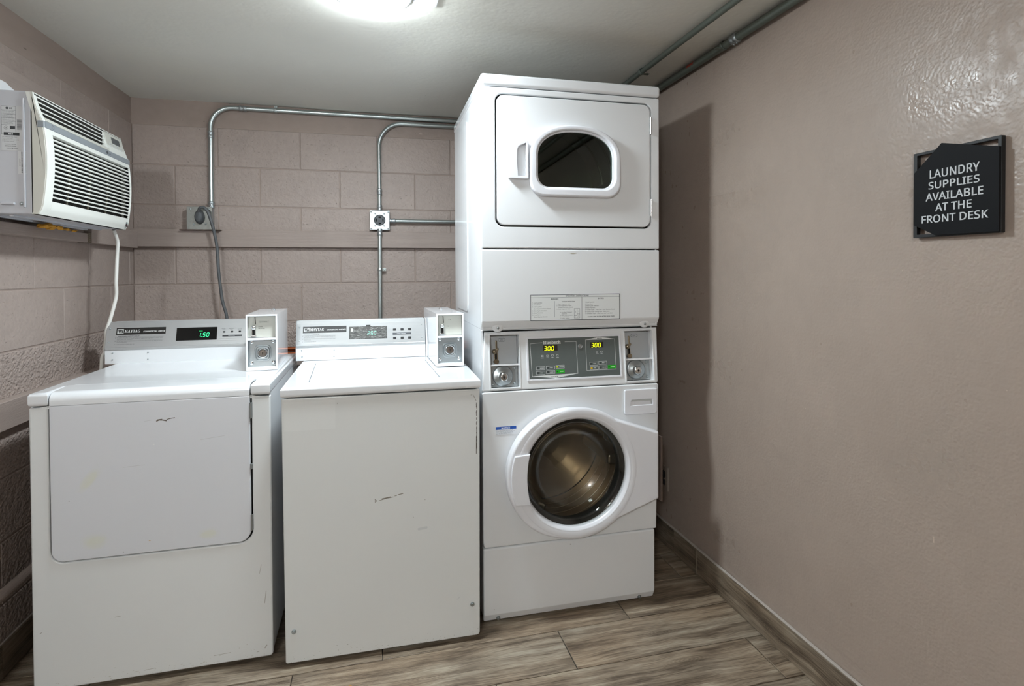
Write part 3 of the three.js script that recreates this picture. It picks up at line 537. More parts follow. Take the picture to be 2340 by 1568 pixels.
  // lower panel of the dryer
  const ap = []; for (let i = 0; i <= 6; i++) { const a = i / 6 * Math.PI / 2; ap.push([-0.006 + 0.006 * Math.sin(a), 1.3725 + 0.006 * Math.cos(a)]); }
  part('access_panel', profile([[-0.014, 1.081], [-0.028, 1.081], [-0.028, 1.3785], ...ap, [0, 1.118], [-0.003, 1.11], [-0.02, 1.084]].reverse(), -0.005, 0.7, 0.004), M.enamel, t);
  for (const u of [0.057, 0.642]) {
    part('screw_boss', new THREE.SphereGeometry(0.018, 20, 12).scale(1.2, 0.95, 0.4), M.enamel, t, [u, 1.093, -0.014]);
    part('screw', screwGeo, M.zinc, t, [u, 1.091, -0.0075]);
  }
  part('worn_spot', plate(poly([[0.33, 1.3665], [0.361, 1.3665], [0.356, 1.3645], [0.346, 1.3625], [0.337, 1.3635]]), 0.0006, 0), M.worn, t, [0, 0, 0.0004]);
  const instr = canvasTex(1420, 396, (x, w, hh) => {
    rects(x, [[0, 0, w, hh]], '#dfe1e0'); x.strokeStyle = '#22262c'; x.lineWidth = 7; x.strokeRect(4, 4, w - 8, hh - 8); x.lineWidth = 3; x.strokeRect(8, 44, w - 16, 0.1); x.lineWidth = 5; x.beginPath(); x.moveTo(805, 44); x.lineTo(805, hh - 6); x.stroke(); x.lineWidth = 6; x.strokeStyle = '#84888c'; x.beginPath(); x.moveTo(372, 100); x.lineTo(372, 346); x.stroke();
    x.fillStyle = '#24272b'; x.font = 'bold 30px sans-serif'; x.fillText('OPERATING INSTRUCTIONS', 545, 35, 370); x.fillText('WASHER', 315, 80, 120); x.fillText('DRYER', 1065, 80, 96); x.font = 'bold 22px sans-serif'; x.fillText('DISPENSER INSTRUCTIONS', 486, 118, 210);
    smallLines(x, 28, 130, 320, 8, 30.5, 21, ['1. Load Laundry', '2. Close Door', '3. Add Supplies', '    (See Dispenser Instructions)', '4. Make Cycle Selection', '5. Make Payment', '6. Press Start', '    (Door Must be Closed)']);
    smallLines(x, 405, 154, 290, 4, 26, 20, ['1. Open Dispenser Door', '2. Load Supplies to Proper', '    compartment (as needed)', '3. Close Dispenser Door']);
    smallLines(x, 465, 280, 200, 5, 23, 18, ['A. Pre-Wash Detergent', '    (Optional)', 'B. Main Wash Detergent', 'C. Liquid Bleach', 'D. Fabric Softener']);
    smallLines(x, 855, 132, 480, 7, 29.5, 21, ['1. Load Laundry', '2. Close Door', '3. Make Cycle Selection', '4. Make Payment', '5. To Start Dryer - Press Start - Door Must be Closed', '6. To Stop Dryer During Cycle - Open Door', '7. To Restart Dryer - Close Door and Press Start']);
    x.font = 'bold 24px sans-serif'; x.fillText('(CLEAN LINT FILTER AFTER EACH LOAD)', 895, 358, 440); x.lineWidth = 3; x.strokeStyle = '#22262c'; x.strokeRect(682, 220, 46, 108); x.strokeRect(728, 220, 42, 84); x.strokeRect(728, 304, 42, 62); x.strokeRect(682, 328, 46, 38); x.font = '18px sans-serif'; x.fillText('B', 698, 280); x.fillText('A', 742, 268); x.fillText('D', 742, 342); x.fillText('C', 698, 354);
  });
  part('instruction_label', labelPlate(0.355, 0.097), STD({ map: instr, roughness: 0.4 }), t, [0.3555, 1.1625, 0.0006]);

  // lower cabinet
  const low = part('washer_cabinet', shell(0.0, 0.022, -0.70, 0.684, 1.084, -0.034, 0.006, 'lrbk'), M.enamel, t);
  for (const [u, n] of [[0.06, -0.08], [0.62, -0.08], [0.06, -0.6], [0.62, -0.6]]) part('foot', merge(place(cyl(0.022, 0.012, 16), [0, 0.006, 0]), place(cyl(0.008, 0.02, 10), [0, 0.02, 0])), M.rubber, t, [u, 0, n]);
  // control panel, leaning back
  const T = 0.027 / 0.218, LA = Math.atan(T);
  const CP = (u, y) => { const k = (1.996 + 0.43 * T) / (1.993 - (y - 1.29) * T), yy = 1.29 + (y - 1.29) * k; return [-0.366 + (u + 0.366) * k, (yy - 0.86) / Math.cos(LA)]; };
  const cpanel = (() => {
    const [l0] = CP(-0.004, 0.862), [r0, s0] = CP(0.694, 0.862), [l1, s1] = CP(0.016, 1.078), [r1] = CP(0.688, 1.078);
    const s = poly([[l0 + 0.004, s0], [r0 - 0.004, s0], [r0, s0 + 0.004], [r1, s1], [l1 - 0.012, s1], [l0, s0 + 0.004]]);
    return s;
  })();
  const bays = [[CP(0.027, 0.872), CP(0.134, 1.066)], [CP(0.56, 0.872), CP(0.667, 1.066)]].map(([a, b]) => [a[0] + 0.002, a[1], b[0] - 0.002, b[1]]);
  const tilt = [-LA, 0, 0], at = [0, 0.86, -0.003];
  const panel = part('control_panel', plate(cpanel, 0.012, 0.004, bays.map((b) => rrHole(b[0], b[1], b[2], b[3], 0.002))), M.enamel, t, at, tilt);
  bays.forEach((b, i) => {
    const [x0, y0, x1, y1] = b, mid = y0 + (y1 - y0) * 0.43;
    part('coin_bay', merge(shell(x0 - 0.003, y0 - 0.003, -0.045, x1 + 0.003, y1 + 0.003, -0.006, 0.003), box(x0, mid - 0.003, -0.043, x1, mid + 0.003, -0.003), plate(rr(x0 - 0.005, y0 - 0.005, x1 + 0.005, y1 + 0.005, 0.003), 0.004, 0.001, [rrHole(x0 + 0.0005, y0 + 0.0005, x1 - 0.0005, y1 - 0.0005, 0.002)]).translate(0, 0, 0.002)), M.enamel, panel);
    part('coin_plate', labelPlate(x1 - x0 - 0.004, y1 - mid - 0.006, 0.002), STD({ map: canvasTex(256, 256, (x) => { rects(x, [[0, 0, 256, 256]], '#aeb1b3'); x.strokeStyle = '#6c7073'; x.lineWidth = 4; x.beginPath(); x.roundRect(86, 22, 64, 30, 15); x.stroke(); x.fillStyle = '#6c7073'; x.font = 'bold 18px sans-serif'; x.fillText('25¢', 102, 44); }), roughness: 0.45 }), panel, [(x0 + x1) / 2, (mid + y1) / 2, -0.028]);
    const sx = x0 + 0.026, sy = mid + 0.006;
    part('coin_slot', merge(rbox(-0.001, 0.05, 0, 0.006, 0.085, 0.005, 0.002), place(rbox(-0.004, 0.0, 0, 0.004, 0.024, 0.005, 0.002), [-0.002, 0.035, 0], [0, 0, -0.5]), place(new THREE.SphereGeometry(0.0095, 18, 12), [-0.006, 0.044, 0.006]), rbox(-0.006, 0.008, 0, -0.0035, 0.04, 0.006, 0.001), rbox(0.0035, 0.008, 0, 0.006, 0.04, 0.006, 0.001), place(cylZ(0.009, 0.01, 18), [0, 0.007, 0.006]), rbox(-0.011, 0.001, 0, 0.011, 0.011, 0.01, 0.004)), M.nickel, panel, [sx, sy, -0.027]);
    part('slot_gap', rbox(-0.0035, 0.01, 0, 0.0035, 0.04, 0.002, 0.0008), M.dark, panel, [sx, sy, -0.0275]);
    const cx = (x0 + x1) / 2 - 0.004, cy = (y0 + mid) / 2 + 0.001, cz = -0.03;
    part('vault_door', merge(plate(rr(x0 + 0.001, y0 + 0.001, x1 - 0.001, mid - 0.004, 0.002), 0.003, 0.0008), place(new THREE.LatheGeometry([[0.039, 0], [0.0385, 0.004], [0.034, 0.0065], [0.03, 0.0062], [0.02, 0.011], [0.014, 0.013], [0.0001, 0.013]].map((p) => V2(...p)), 40).rotateX(Math.PI / 2), [cx, cy, 0])), M.zinc, panel, [0, 0, cz]);
    part('vault_lock', merge(new THREE.LatheGeometry([[0.0175, 0], [0.0172, 0.006], [0.013, 0.011], [0.009, 0.012], [0.0001, 0.012]].map((p) => V2(...p)), 32).rotateX(Math.PI / 2)), M.chrome, panel, [cx + 0.001, cy - 0.004, cz + 0.012]);
    part('keyhole', merge(cylZ(0.004, 0.002, 14), box(-0.001, -0.006, -0.001, 0.001, 0.004, 0.0012)), M.dark, panel, [cx + 0.001, cy - 0.004, cz + 0.0243]);
    for (const [bx, by] of [[x1 - 0.013, mid - 0.014], [x1 - 0.014, y0 + 0.013], [x0 + 0.01, y0 + 0.013]]) part('bolt', merge(cylZ(0.0065, 0.004, 16), place(new THREE.SphereGeometry(0.005, 12, 8).scale(1, 1, 0.6), [0, 0, 0.002])), M.zinc, panel, [bx, by, cz + 0.003]);
  });
  const [ox0, oy0] = CP(0.173, 0.898), [ox1, oy1] = CP(0.527, 1.048);
  part('display_bezel', plate(rr(ox0 - 0.008, oy0 - 0.007, ox1 + 0.008, oy1 + 0.007, 0.004), 0.003, 0.001, [rrHole(ox0, oy0, ox1, oy1, 0.001)]), M.plasticWhite, panel, [0, 0, 0.003]);
  const face = (lit) => canvasTex(1420, 610, (x, w, hh) => {
    const S = 1420 / 1060, X = (v) => (v - 690) * S, Yp = (v) => (v - 190) * S;          // drawn in the panel's own print grid
    rects(x, [[0, 0, w, hh]], lit ? '#000' : '#5d6462'); const wl = '#dfe2e1';
    if (!lit) {
      x.strokeStyle = wl; x.lineWidth = 5; x.beginPath(); x.moveTo(X(850), Yp(236)); x.lineTo(X(710), Yp(246)); x.lineTo(X(722), Yp(612)); x.lineTo(X(1245), Yp(604)); x.lineTo(X(1240), Yp(236)); x.lineTo(X(1108), Yp(236)); x.stroke();
      x.strokeRect(X(1352), Yp(222), X(1700) - X(1352), Yp(575) - Yp(222)); x.fillStyle = wl;
      x.beginPath(); x.moveTo(X(1352), Yp(222)); x.lineTo(X(1520), Yp(192)); x.lineTo(X(1700), Yp(222)); x.fill(); x.beginPath(); x.moveTo(X(722), Yp(612)); x.lineTo(X(985), Yp(645)); x.lineTo(X(1245), Yp(604)); x.fill();
      x.fillStyle = '#4b5250'; x.font = 'bold 26px sans-serif'; x.fillText('DRYER', X(1488), Yp(219), 92); x.fillText('WASHER', X(935), Yp(634), 124);
      x.fillStyle = wl; x.font = 'bold 62px serif'; x.lineWidth = 3; x.strokeText('Huebsch', X(858), Yp(254), 326); x.fillText('Huebsch', X(858), Yp(254), 326);
      rects(x, [[X(855), Yp(268), X(1022) - X(855), 86], [X(1405), Yp(252), X(1562) - X(1405), 86]], '#2c241a');
      x.lineWidth = 4; x.strokeStyle = wl; const ic = (a, b, n) => { x.strokeRect(X(a), Yp(b), 28, 22); x.font = 'bold 14px sans-serif'; x.fillStyle = wl; x.fillText(n, X(a) - 4, Yp(b) + 46, 44); };
      ic(834, 380, 'WASH'); ic(892, 380, 'RINSE'); ic(950, 378, 'SPIN'); ic(1006, 380, 'DOOR'); ic(1470, 358, 'DRYING'); ic(1524, 358, 'COOL');
      const key = (a, b, n, c) => { x.lineWidth = 4; x.strokeRect(X(a), Yp(b), 128, 48); x.fillStyle = c || '#3a4240'; x.fillRect(X(a) + 8, Yp(b) + 10, 30, 28); x.fillStyle = wl; x.font = 'bold 17px sans-serif'; x.fillText(n, X(a) + 54, Yp(b) + 30, 68); };
      key(772, 508, 'NORMAL'); key(884, 506, 'PERM'); key(994, 500, 'DELICATE', '#c8d624'); key(772, 560, 'COLD'); key(884, 556, 'WARM'); key(1390, 482, 'HIGH'); key(1496, 476, 'MED'); key(1392, 532, 'LOW', '#e0b91e'); key(1498, 530, 'NO HEAT');
      for (const [a, b] of [[994, 552], [1602, 524]]) { x.fillStyle = '#1fae22'; x.fillRect(X(a), Yp(b), 132, 54); x.fillStyle = '#12631a'; x.fillRect(X(a) + 10, Yp(b) + 16, 22, 22); x.fillStyle = '#e4f6d8'; x.font = 'bold 20px sans-serif'; x.fillText('START', X(a) + 58, Yp(b) + 34, 66); }
    }
    for (const [a, b] of [[866, 282], [1416, 264]]) ['3', '0', '0'].forEach((c, i) => digit(x, c, X(a) + i * 56, Yp(b), 34, 60, lit ? '#f4ff10' : '#e8f51c', 11));
  });
  part('control_overlay', labelPlate(ox1 - ox0, oy1 - oy0, 0.001), STD({ map: face(false), emissiveMap: face(true), emissive: 0xffffff, emissiveIntensity: 0.9, roughness: 0.4 }), panel, [(ox0 + ox1) / 2, (oy0 + oy1) / 2, 0.001]);
  { const [kx, ky] = CP(0.371, 1.014); part('key_switch', merge(plate(new THREE.Shape().absarc(0, 0, 0.009, 0, Math.PI * 2), 0.004, 0.001, [new THREE.Path().absarc(0, 0, 0.006, 0, Math.PI * 2)]).translate(0, 0, 0.002), place(cylZ(0.0052, 0.004, 18), [0, 0, -0.0005])), M.zinc, panel, [kx, ky, 0.003]); }
  // washer front with a round opening
  const oc = [0.352, 0.538], orad = 0.205;
  const wf = poly([[0.006, 0.2885], [0.0, 0.294], [-0.003, 0.31], [-0.004, 0.852], [0.002, 0.858], [0.69, 0.858], [0.696, 0.852], [0.686, 0.292], [0.682, 0.2885]]);
  part('washer_front', plate(wf, 0.014, 0.004, [new THREE.Path().absarc(...oc, orad + 0.02, 0, Math.PI * 2)], 48), M.enamel, t);
  // door: big ring that runs out into a hinge arm at the right
  const dn = 0.04, [cx, cy] = onN(0.327, 0.537, dn), R = 0.2385, [gx, gy] = onN(0.352, 0.54, 0.03), gr = 0.198;
  const dsh = new THREE.Shape(), [ax, a1] = onN(0.692, 0.671, dn), [, a0] = onN(0.69, 0.407, dn);
  const an = 1.15; dsh.moveTo(cx + R * Math.cos(an), cy + R * Math.sin(an)); dsh.absarc(cx, cy, R, an, 2 * Math.PI - an - 0.05);
  dsh.lineTo(ax - 0.004, a0); dsh.lineTo(ax, a0 + 0.004); dsh.lineTo(ax, a1 - 0.003); dsh.lineTo(ax - 0.004, a1);
  dsh.holes = [new THREE.Path().absarc(gx, gy, gr + 0.006, 0, Math.PI * 2)];
  const dg = new THREE.ExtrudeGeometry(dsh, { depth: 0.024, bevelEnabled: true, bevelThickness: 0.011, bevelSize: 0.009, bevelOffset: -0.009, bevelSegments: 6, curveSegments: 72 });
  const door = part('washer_door', toCreasedNormals(dg, 0.8).translate(0, 0, 0.004 + 0.011), M.plasticWhite, t, [0, 0, 0.002]);
  part('door_ring', place(new THREE.LatheGeometry([[gr, -0.018], [gr + 0.002, -0.01], [gr + 0.008, -0.001], [gr + 0.018, 0.003], [gr + 0.034, 0.0032], [gr + 0.042, 0.0015], [gr + 0.046, -0.004]].map((p) => V2(...p)), 96).rotateX(Math.PI / 2), [gx, gy, 0.0475]), M.plasticWhite, door);
  const hp = (u, y) => V2(...onN(u, y, 0.045));
  const hs = new THREE.Shape(); hs.moveTo(...hp(0.113, 0.619)); hs.lineTo(...hp(0.172, 0.624)); hs.quadraticCurveTo(...hp(0.148, 0.53), ...hp(0.174, 0.434)); hs.lineTo(...hp(0.115, 0.438)); hs.quadraticCurveTo(...hp(0.085, 0.53), ...hp(0.113, 0.619));
  part('door_handle', plate(hs, 0.014, 0.003, [], 20, 4), M.plasticWhite, door, [0, 0, 0.0565]);
  part('door_hinge', merge(rbox(0.684, 0.41, 0.012, 0.69, 0.66, 0.034, 0.002), place(cyl(0.0035, 0.25, 12), [0.688, 0.535, 0.036])), M.rust, door);
  part('door_glass', place(new THREE.LatheGeometry([[0.0001, -0.115], [0.05, -0.115], [0.1, -0.106], [0.14, -0.088], [0.168, -0.056], [0.178, -0.02], [0.185, -0.006], [0.199, 0.0], [0.2, 0.006], [0.199, 0.009], [0.184, 0.003], [0.171, -0.014], [0.162, -0.052], [0.136, -0.082], [0.098, -0.1], [0.05, -0.109], [0.0001, -0.109]].map((p) => V2(...p)), 96).rotateX(Math.PI / 2), [gx, gy, 0.028]), M.bowl, door);
  part('door_gasket', place(new THREE.LatheGeometry([[0.186, -0.012], [0.19, -0.06], [0.2, -0.085], [0.225, -0.085], [0.225, 0.0]].map((p) => V2(...p)), 72).rotateX(Math.PI / 2), [oc[0], oc[1], 0.0]), M.rubber, t);
  const dm = []; for (let i = 0; i < 3; i++) dm.push(place(rbox(-0.022, 0.18, -0.15, 0.022, 0.262, 0.14, 0.012), [0, 0, 0], [0, 0, 0.5 + i * 2.094]));
  const back = new THREE.LatheGeometry([[0.0001, -0.135], [0.06, -0.135], [0.066, -0.142], [0.12, -0.148], [0.13, -0.155], [0.262, -0.16]].map((p) => V2(...p)), 64).rotateX(Math.PI / 2);
  part('washer_drum', merge(new THREE.CylinderGeometry(0.262, 0.262, 0.31, 72, 1, true).rotateX(Math.PI / 2), back, ...dm, ...[0.1, 0.05, 0, -0.05, -0.1].map((z) => place(new THREE.TorusGeometry(0.261, 0.0025, 6, 72), [0, 0, z]))), M.drum, t, [oc[0], oc[1], -0.255]);
  // detergent drawer
  const [d0, e0] = onN(0.5515, 0.741, 0.006), [d1, e1] = onN(0.6895, 0.839, 0.006);
  const ds = rr(d0, e0, d1, e1, [0.012, 0.014, 0.004, 0.006]), pk = new THREE.Path([[0.577, 0.777], [0.668, 0.777], [0.67, 0.783], [0.668, 0.798], [0.582, 0.798], [0.579, 0.793]].map((p) => V2(...onN(p[0], p[1], 0.006))));
  part('drawer_seam', plate(rr(d0 - 0.002, e0 - 0.002, d1 + 0.002, e1 + 0.002, [0.014, 0.016, 0.005, 0.007]), 0.001, 0), M.plasticGrey, t, [0, 0, 0.0006]);
  const dw = part('detergent_drawer', plate(ds, 0.009, 0.003, [pk], 10), M.plasticWhite, t, [0, 0, 0.0085]);
  part('drawer_grip', profile([[-0.008, 0.795], [-0.008, 0.775], [0.0, 0.775], [-0.006, 0.793]].reverse(), 0.574, 0.664, 0.0005), M.plasticWhite, dw, [-0.003, -0.002, -0.001]);
  part('notice_label', labelPlate(0.077, 0.029), STD({ map: canvasTex(440, 168, (x) => { rects(x, [[0, 0, 440, 168]], '#e3e6ea'); rects(x, [[0, 0, 440, 64]], '#2457b0'); x.fillStyle = '#fff'; x.font = 'bold 52px sans-serif'; x.fillText('NOTICE', 116, 51, 210); x.fillStyle = '#3f4a63'; smallLines(x, 8, 90, 424, 4, 22, 19, ['Please check all pockets before loading the', 'machine and do not overload the washer drum.', 'Remove clothes promptly at the end of the', 'cycle. The owner is not liable for items.']); }), roughness: 0.4 }), t, [0.0835, 0.716, 0.0006]);
  // bottom panel with a chamfered foot
  const pp = []; for (let i = 0; i <= 6; i++) { const a = i / 6 * Math.PI / 2; pp.push([-0.008 + 0.008 * Math.sin(a), 0.278 + 0.008 * Math.cos(a)]); }
  part('lower_panel', profile([[-0.02, 0.013], [-0.03, 0.013], [-0.03, 0.286], ...pp, [0, 0.044], [-0.003, 0.038], [-0.014, 0.015]].reverse(), -0.003, 0.679, 0.006), M.enamel, t);
  for (const u of [0.052, 0.616]) part('screw', hexGeo, M.zinc, t, [u, 0.0235, -0.008], [0.4, 0, 0]);
  for (const [u, y, s] of [[0.33, 0.267, 0.0016], [0.037, 0.06, 0.001], [0.014, 0.048, 0.001]]) part('chip', new THREE.SphereGeometry(s, 8, 6).scale(1, 1, 0.3), M.chip, t, [u, y, 0.0]);
}

// ------------------------------------------------------------------ window air conditioner on the left wall; own axes: x to the right along the wall, z out into the room
{
  const t = thing('air_conditioner', 'white window air conditioner with a slatted front grille high on the left wall', 'air conditioner', [XL, 1.478, -2.0], Math.PI / 2);
  const W = 0.612, HH = 0.37, ZC = 0.172;
  const side = (z) => 0; 
  part('case', merge(rbox(0.004, 0, 0.001, W - 0.004, HH + 0.002, ZC - 0.003, 0.004)), M.acMetal, t);
  // curved bezel: outline swept; its front bulges with height
  const bul = (y) => 0.196 + 0.016 * Math.sin(Math.PI * Math.min(1, Math.max(0, (y - 0.0) / 0.33))) - (y > 0.28 ? (y - 0.28) * 0.22 : 0) - (y < 0.02 ? (0.02 - y) * 0.4 : 0);
  function bentPlate(shape, holes, t0 = 0.016, bevel = 0.003) {
    const g = plate(shape, t0, bevel, holes, 8); return g;
  }
  const bend = (g) => { // fold a flat plate onto the bulging front
    const p = g.attributes.position; for (let i = 0; i < p.count; i++) p.setZ(i, p.getZ(i) + bul(p.getY(i))); g.computeVertexNormals(); return toCreasedNormals(g, 0.6);
  };
  const rows = (shape, n) => { // slice the outline into strips so that the plate can bend
    return shape;
  };
  const strips = (x0, x1, y0, y1, th, steps) => { // a bent vertical-profile slab
    const pts = []; for (let i = 0; i <= steps; i++) { const y = y0 + (y1 - y0) * i / steps; pts.push([bul(y), y]); }
    for (let i = steps; i >= 0; i--) { const y = y0 + (y1 - y0) * i / steps; pts.push([bul(y) - th, y]); }
    return profile(pts.reverse(), x0, x1, 0.0015);
  };
  const gy0 = 0.044, gy1 = 0.25, vy0 = 0.288, vy1 = 0.357, gx0 = 0.042, gx1 = 0.604, vx0 = 0.016, vx1 = 0.442;
  part('bezel', merge(
    strips(0.0, gx0, 0, vy0, 0.02, 20), strips(0.0, vx0, vy0, HH, 0.02, 6), strips(gx1, W, 0, HH, 0.02, 22), strips(gx0, gx1, 0, gy0, 0.02, 6), strips(gx0, gx1, gy1, vy0, 0.02, 4), strips(vx0, gx1, vy1, HH, 0.02, 3), strips(vx1, gx1, vy0, vy1, 0.02, 6)), M.acWhite, t);
  const cheek = (x0, x1) => { const q = [[ZC + 0.001, HH], [ZC + 0.001, 0]]; for (let i = 0; i <= 22; i++) q.push([bul(HH * i / 22) - 0.004, HH * i / 22]); return profile(q, x0, x1, 0.001); };
  part('bezel_side', merge(cheek(-0.001, 0.008), cheek(W - 0.008, W + 0.001), box(0.008, 0, ZC - 0.004, W - 0.008, 0.006, 0.185), box(0.008, HH - 0.006, ZC - 0.004, W - 0.008, HH, 0.172)), M.acCream, t);
  part('case_seam', box(0.005, 0.004, ZC - 0.01, W - 0.005, HH - 0.004, ZC + 0.006), M.dark, t);
  part('filter', box(gx0 - 0.01, gy0 - 0.01, 0.165, gx1 + 0.005, gy1 + 0.01, 0.176), M.coil, t);
  part('outlet_duct', box(vx0, vy0 - 0.006, 0.155, vx1 + 0.005, vy1 + 0.004, 0.1735), STD({ color: 0x3a3a34, roughness: 0.7 }), t);
  const NS = 15, pitch = (gy1 - gy0) / NS;
  for (let i = 1; i < NS; i++) {
    const y = gy0 + pitch * i; part('slat', rbox(gx0 - 0.002, -0.0026, -0.017, gx1 + 0.002, 0.0026, 0, 0.0012, 2), M.acWhite, t, [0, y, bul(y) - 0.002], [0.25, 0, 0]);
  }
  for (const x of [0.172, 0.312, 0.448]) part('rib', strips(x - 0.002, x + 0.002, gy0, gy1, 0.006, 14).translate(0, 0, -0.0185), M.acRib, t);
  for (let i = 0; i < 4; i++) part('louver', rbox(vx0 - 0.002, -0.0018, -0.02, vx1 + 0.002, 0.0018, 0, 0.0008, 2), M.acWhite, t, [0, vy0 + 0.014 + i * 0.0135, bul(0.32) - 0.004], [0.3, 0, 0]);
  for (let i = 0; i < 4; i++) part('vane', rbox(-0.0006, vy0 + 0.012, -0.026, 0.0006, vy1, -0.02, 0.0005, 2), M.acRib, t, [0.09 + i * 0.09, 0, 0.196]);
  part('outlet_lip', rbox(vx0, vy0 - 0.002, 0.176, vx1, vy0 + 0.008, 0.203, 0.002), M.acCream, t);
  const stripTex = canvasTex(1024, 40, (x) => { rects(x, [[0, 0, 1024, 40]], '#8b9196'); x.fillStyle = '#3f4448'; x.beginPath(); x.arc(690, 20, 12, 0, 7); x.fill(); x.font = 'bold 24px sans-serif'; x.fillText('LG', 708, 29); x.strokeStyle = '#4f5458'; x.lineWidth = 3; x.strokeRect(62, 8, 18, 22); });
  part('accent_strip', new RoundedBoxGeometry(W + 0.001, 0.021, 0.016, 2, 0.002), STD({ color: 0x8b9196, roughness: 0.35 }), t, [W / 2, 0.274, bul(0.274) - 0.006]);
  part('accent_print', labelPlate(W - 0.004, 0.018, 0.0006), STD({ map: stripTex, roughness: 0.35 }), t, [W / 2, 0.274, bul(0.274) + 0.0024]);
  part('side_tab', rbox(-0.0025, 0.264, 0.188, 0.004, 0.284, 0.204, 0.001), M.acStrip, t);
  const ctl = part('control_pad', plate(rr(0.45, -0.039, 0.602, 0.039, 0.006), 0.006, 0.0012), M.acCream, t, [0, 0.325, bul(0.325) + 0.002], [-0.19, 0, 0]);
  part('pad_display', plate(rr(0.5, 0.003, 0.57, 0.027, 0.002), 0.0015, 0.0005), STD({ color: 0x55595c, roughness: 0.2 }), ctl, [0, 0, 0.0012]);
  part('pad_panel', plate(rr(0.482, -0.033, 0.59, -0.019, 0.002), 0.0012, 0.0004), M.acStrip, ctl, [0, 0, 0.001]);
  for (let r = 0; r < 2; r++) for (let i = 0; i < 4; i++) part('pad_button', rbox(-0.008, -0.003, 0, 0.008, 0.003, 0.0015, 0.0007, 2), M.plasticGrey, ctl, [0.482 + i * 0.03, -0.0025 - r * 0.009, 0]);
  part('corner_sticker', labelPlate(0.014, 0.026), STD({ map: canvasTex(56, 104, (x) => { rects(x, [[0, 0, 56, 104]], '#20242a'); rects(x, [[10, 10, 14, 40]], '#b9bcc0'); rects(x, [[32, 10, 14, 40]], '#3f8f7a'); rects(x, [[12, 62, 34, 12]], '#a33'); }), roughness: 0.4 }), t, [0.592, 0.022, bul(0.022) + 0.0008]);
  // side of the case: seam, stamped rib, rating plate, barcode, screw
  const sp = [0, -Math.PI / 2, 0];
  part('case_rib', merge(rbox(-0.0002, 0.02, 0.147, 0.006, 0.35, 0.153, 0.0015), rbox(-0.002, 0.027, 0.09, 0.006, 0.035, 0.125, 0.002)), M.acMetal, t);
  part('rating_label', labelPlate(0.056, 0.134), STD({ map: canvasTex(280, 670, (x) => {
    rects(x, [[0, 0, 280, 670]], '#c9cbcd'); x.strokeStyle = '#4a4d50'; x.lineWidth = 3; x.strokeRect(4, 4, 180, 420); x.fillStyle = '#3c3f42'; x.beginPath(); x.arc(76, 34, 18, 0, 7); x.fill(); x.font = 'bold 34px sans-serif'; x.fillText('LG', 102, 46);
    smallLines(x, 14, 84, 160, 12, 17, 13, ['ROOM AIR CONDITIONER', 'VOLTS 115   HZ 60   PH 1', 'COOLING CAPACITY BTU/h', 'RATED CURRENT   AMPS', 'REFRIGERANT CHARGE', 'DESIGN PRESSURE PSIG']); for (const y of [64, 128, 180, 232, 284]) { x.beginPath(); x.moveTo(4, y); x.lineTo(184, y); x.stroke(); }
    x.beginPath(); x.arc(60, 330, 26, 0, 7); x.stroke(); x.font = 'bold 26px sans-serif'; x.fillText('UL', 44, 340); rects(x, [[110, 300, 66, 46]], '#33363a'); rects(x, [[30, 396, 200, 44]], '#26292c'); x.fillStyle = '#eceeee'; x.font = 'bold 36px sans-serif'; x.fillText('R32', 86, 431);
    for (let i = 0; i < 26; i++) rects(x, [[200, 200 + i * 6, 60, 1 + rnd() * 4]], '#55585c'); x.fillStyle = '#3c3f42'; smallLines(x, 10, 470, 250, 4, 22, 16, ['For indoor use only. Use a', '1. grounded outlet', '2. Do not use extension cords', '3. See owner manual']); x.font = 'bold 17px sans-serif'; x.fillText('Customer Service', 40, 580); x.font = 'bold 24px sans-serif'; x.fillText('800-243-0000', 40, 610); x.fillText('www.lg.com', 60, 640);
  }), roughness: 0.5 }), t, [0.0036, 0.257, 0.121], sp);
  part('barcode_label', labelPlate(0.021, 0.068), STD({ map: canvasTex(84, 272, (x) => { rects(x, [[0, 0, 84, 272]], '#d6d8da'); for (let i = 0; i < 60; i++) rects(x, [[34, 6 + i * 4.3, 44, 1 + rnd() * 2.4]], '#2e3033'); x.save(); x.translate(24, 180); x.rotate(-Math.PI / 2); x.fillStyle = '#2e3033'; x.font = '15px sans-serif'; x.fillText('901KAQF2341', 0, 0); x.restore(); }), roughness: 0.5 }), t, [0.0036, 0.155, 0.1445], sp);
  part('screw', merge(cylZ(0.007, 0.002, 16), place(screwGeo, [0, 0, 0])), M.zinc, t, [0.0036, 0.031, 0.142], sp);
  part('base_rail', merge(rbox(0.02, -0.006, 0.05, W - 0.02, 0.002, 0.062, 0.002), rbox(0.02, -0.006, 0.1, W - 0.02, 0.002, 0.112, 0.002)), M.acMetal, t);
}
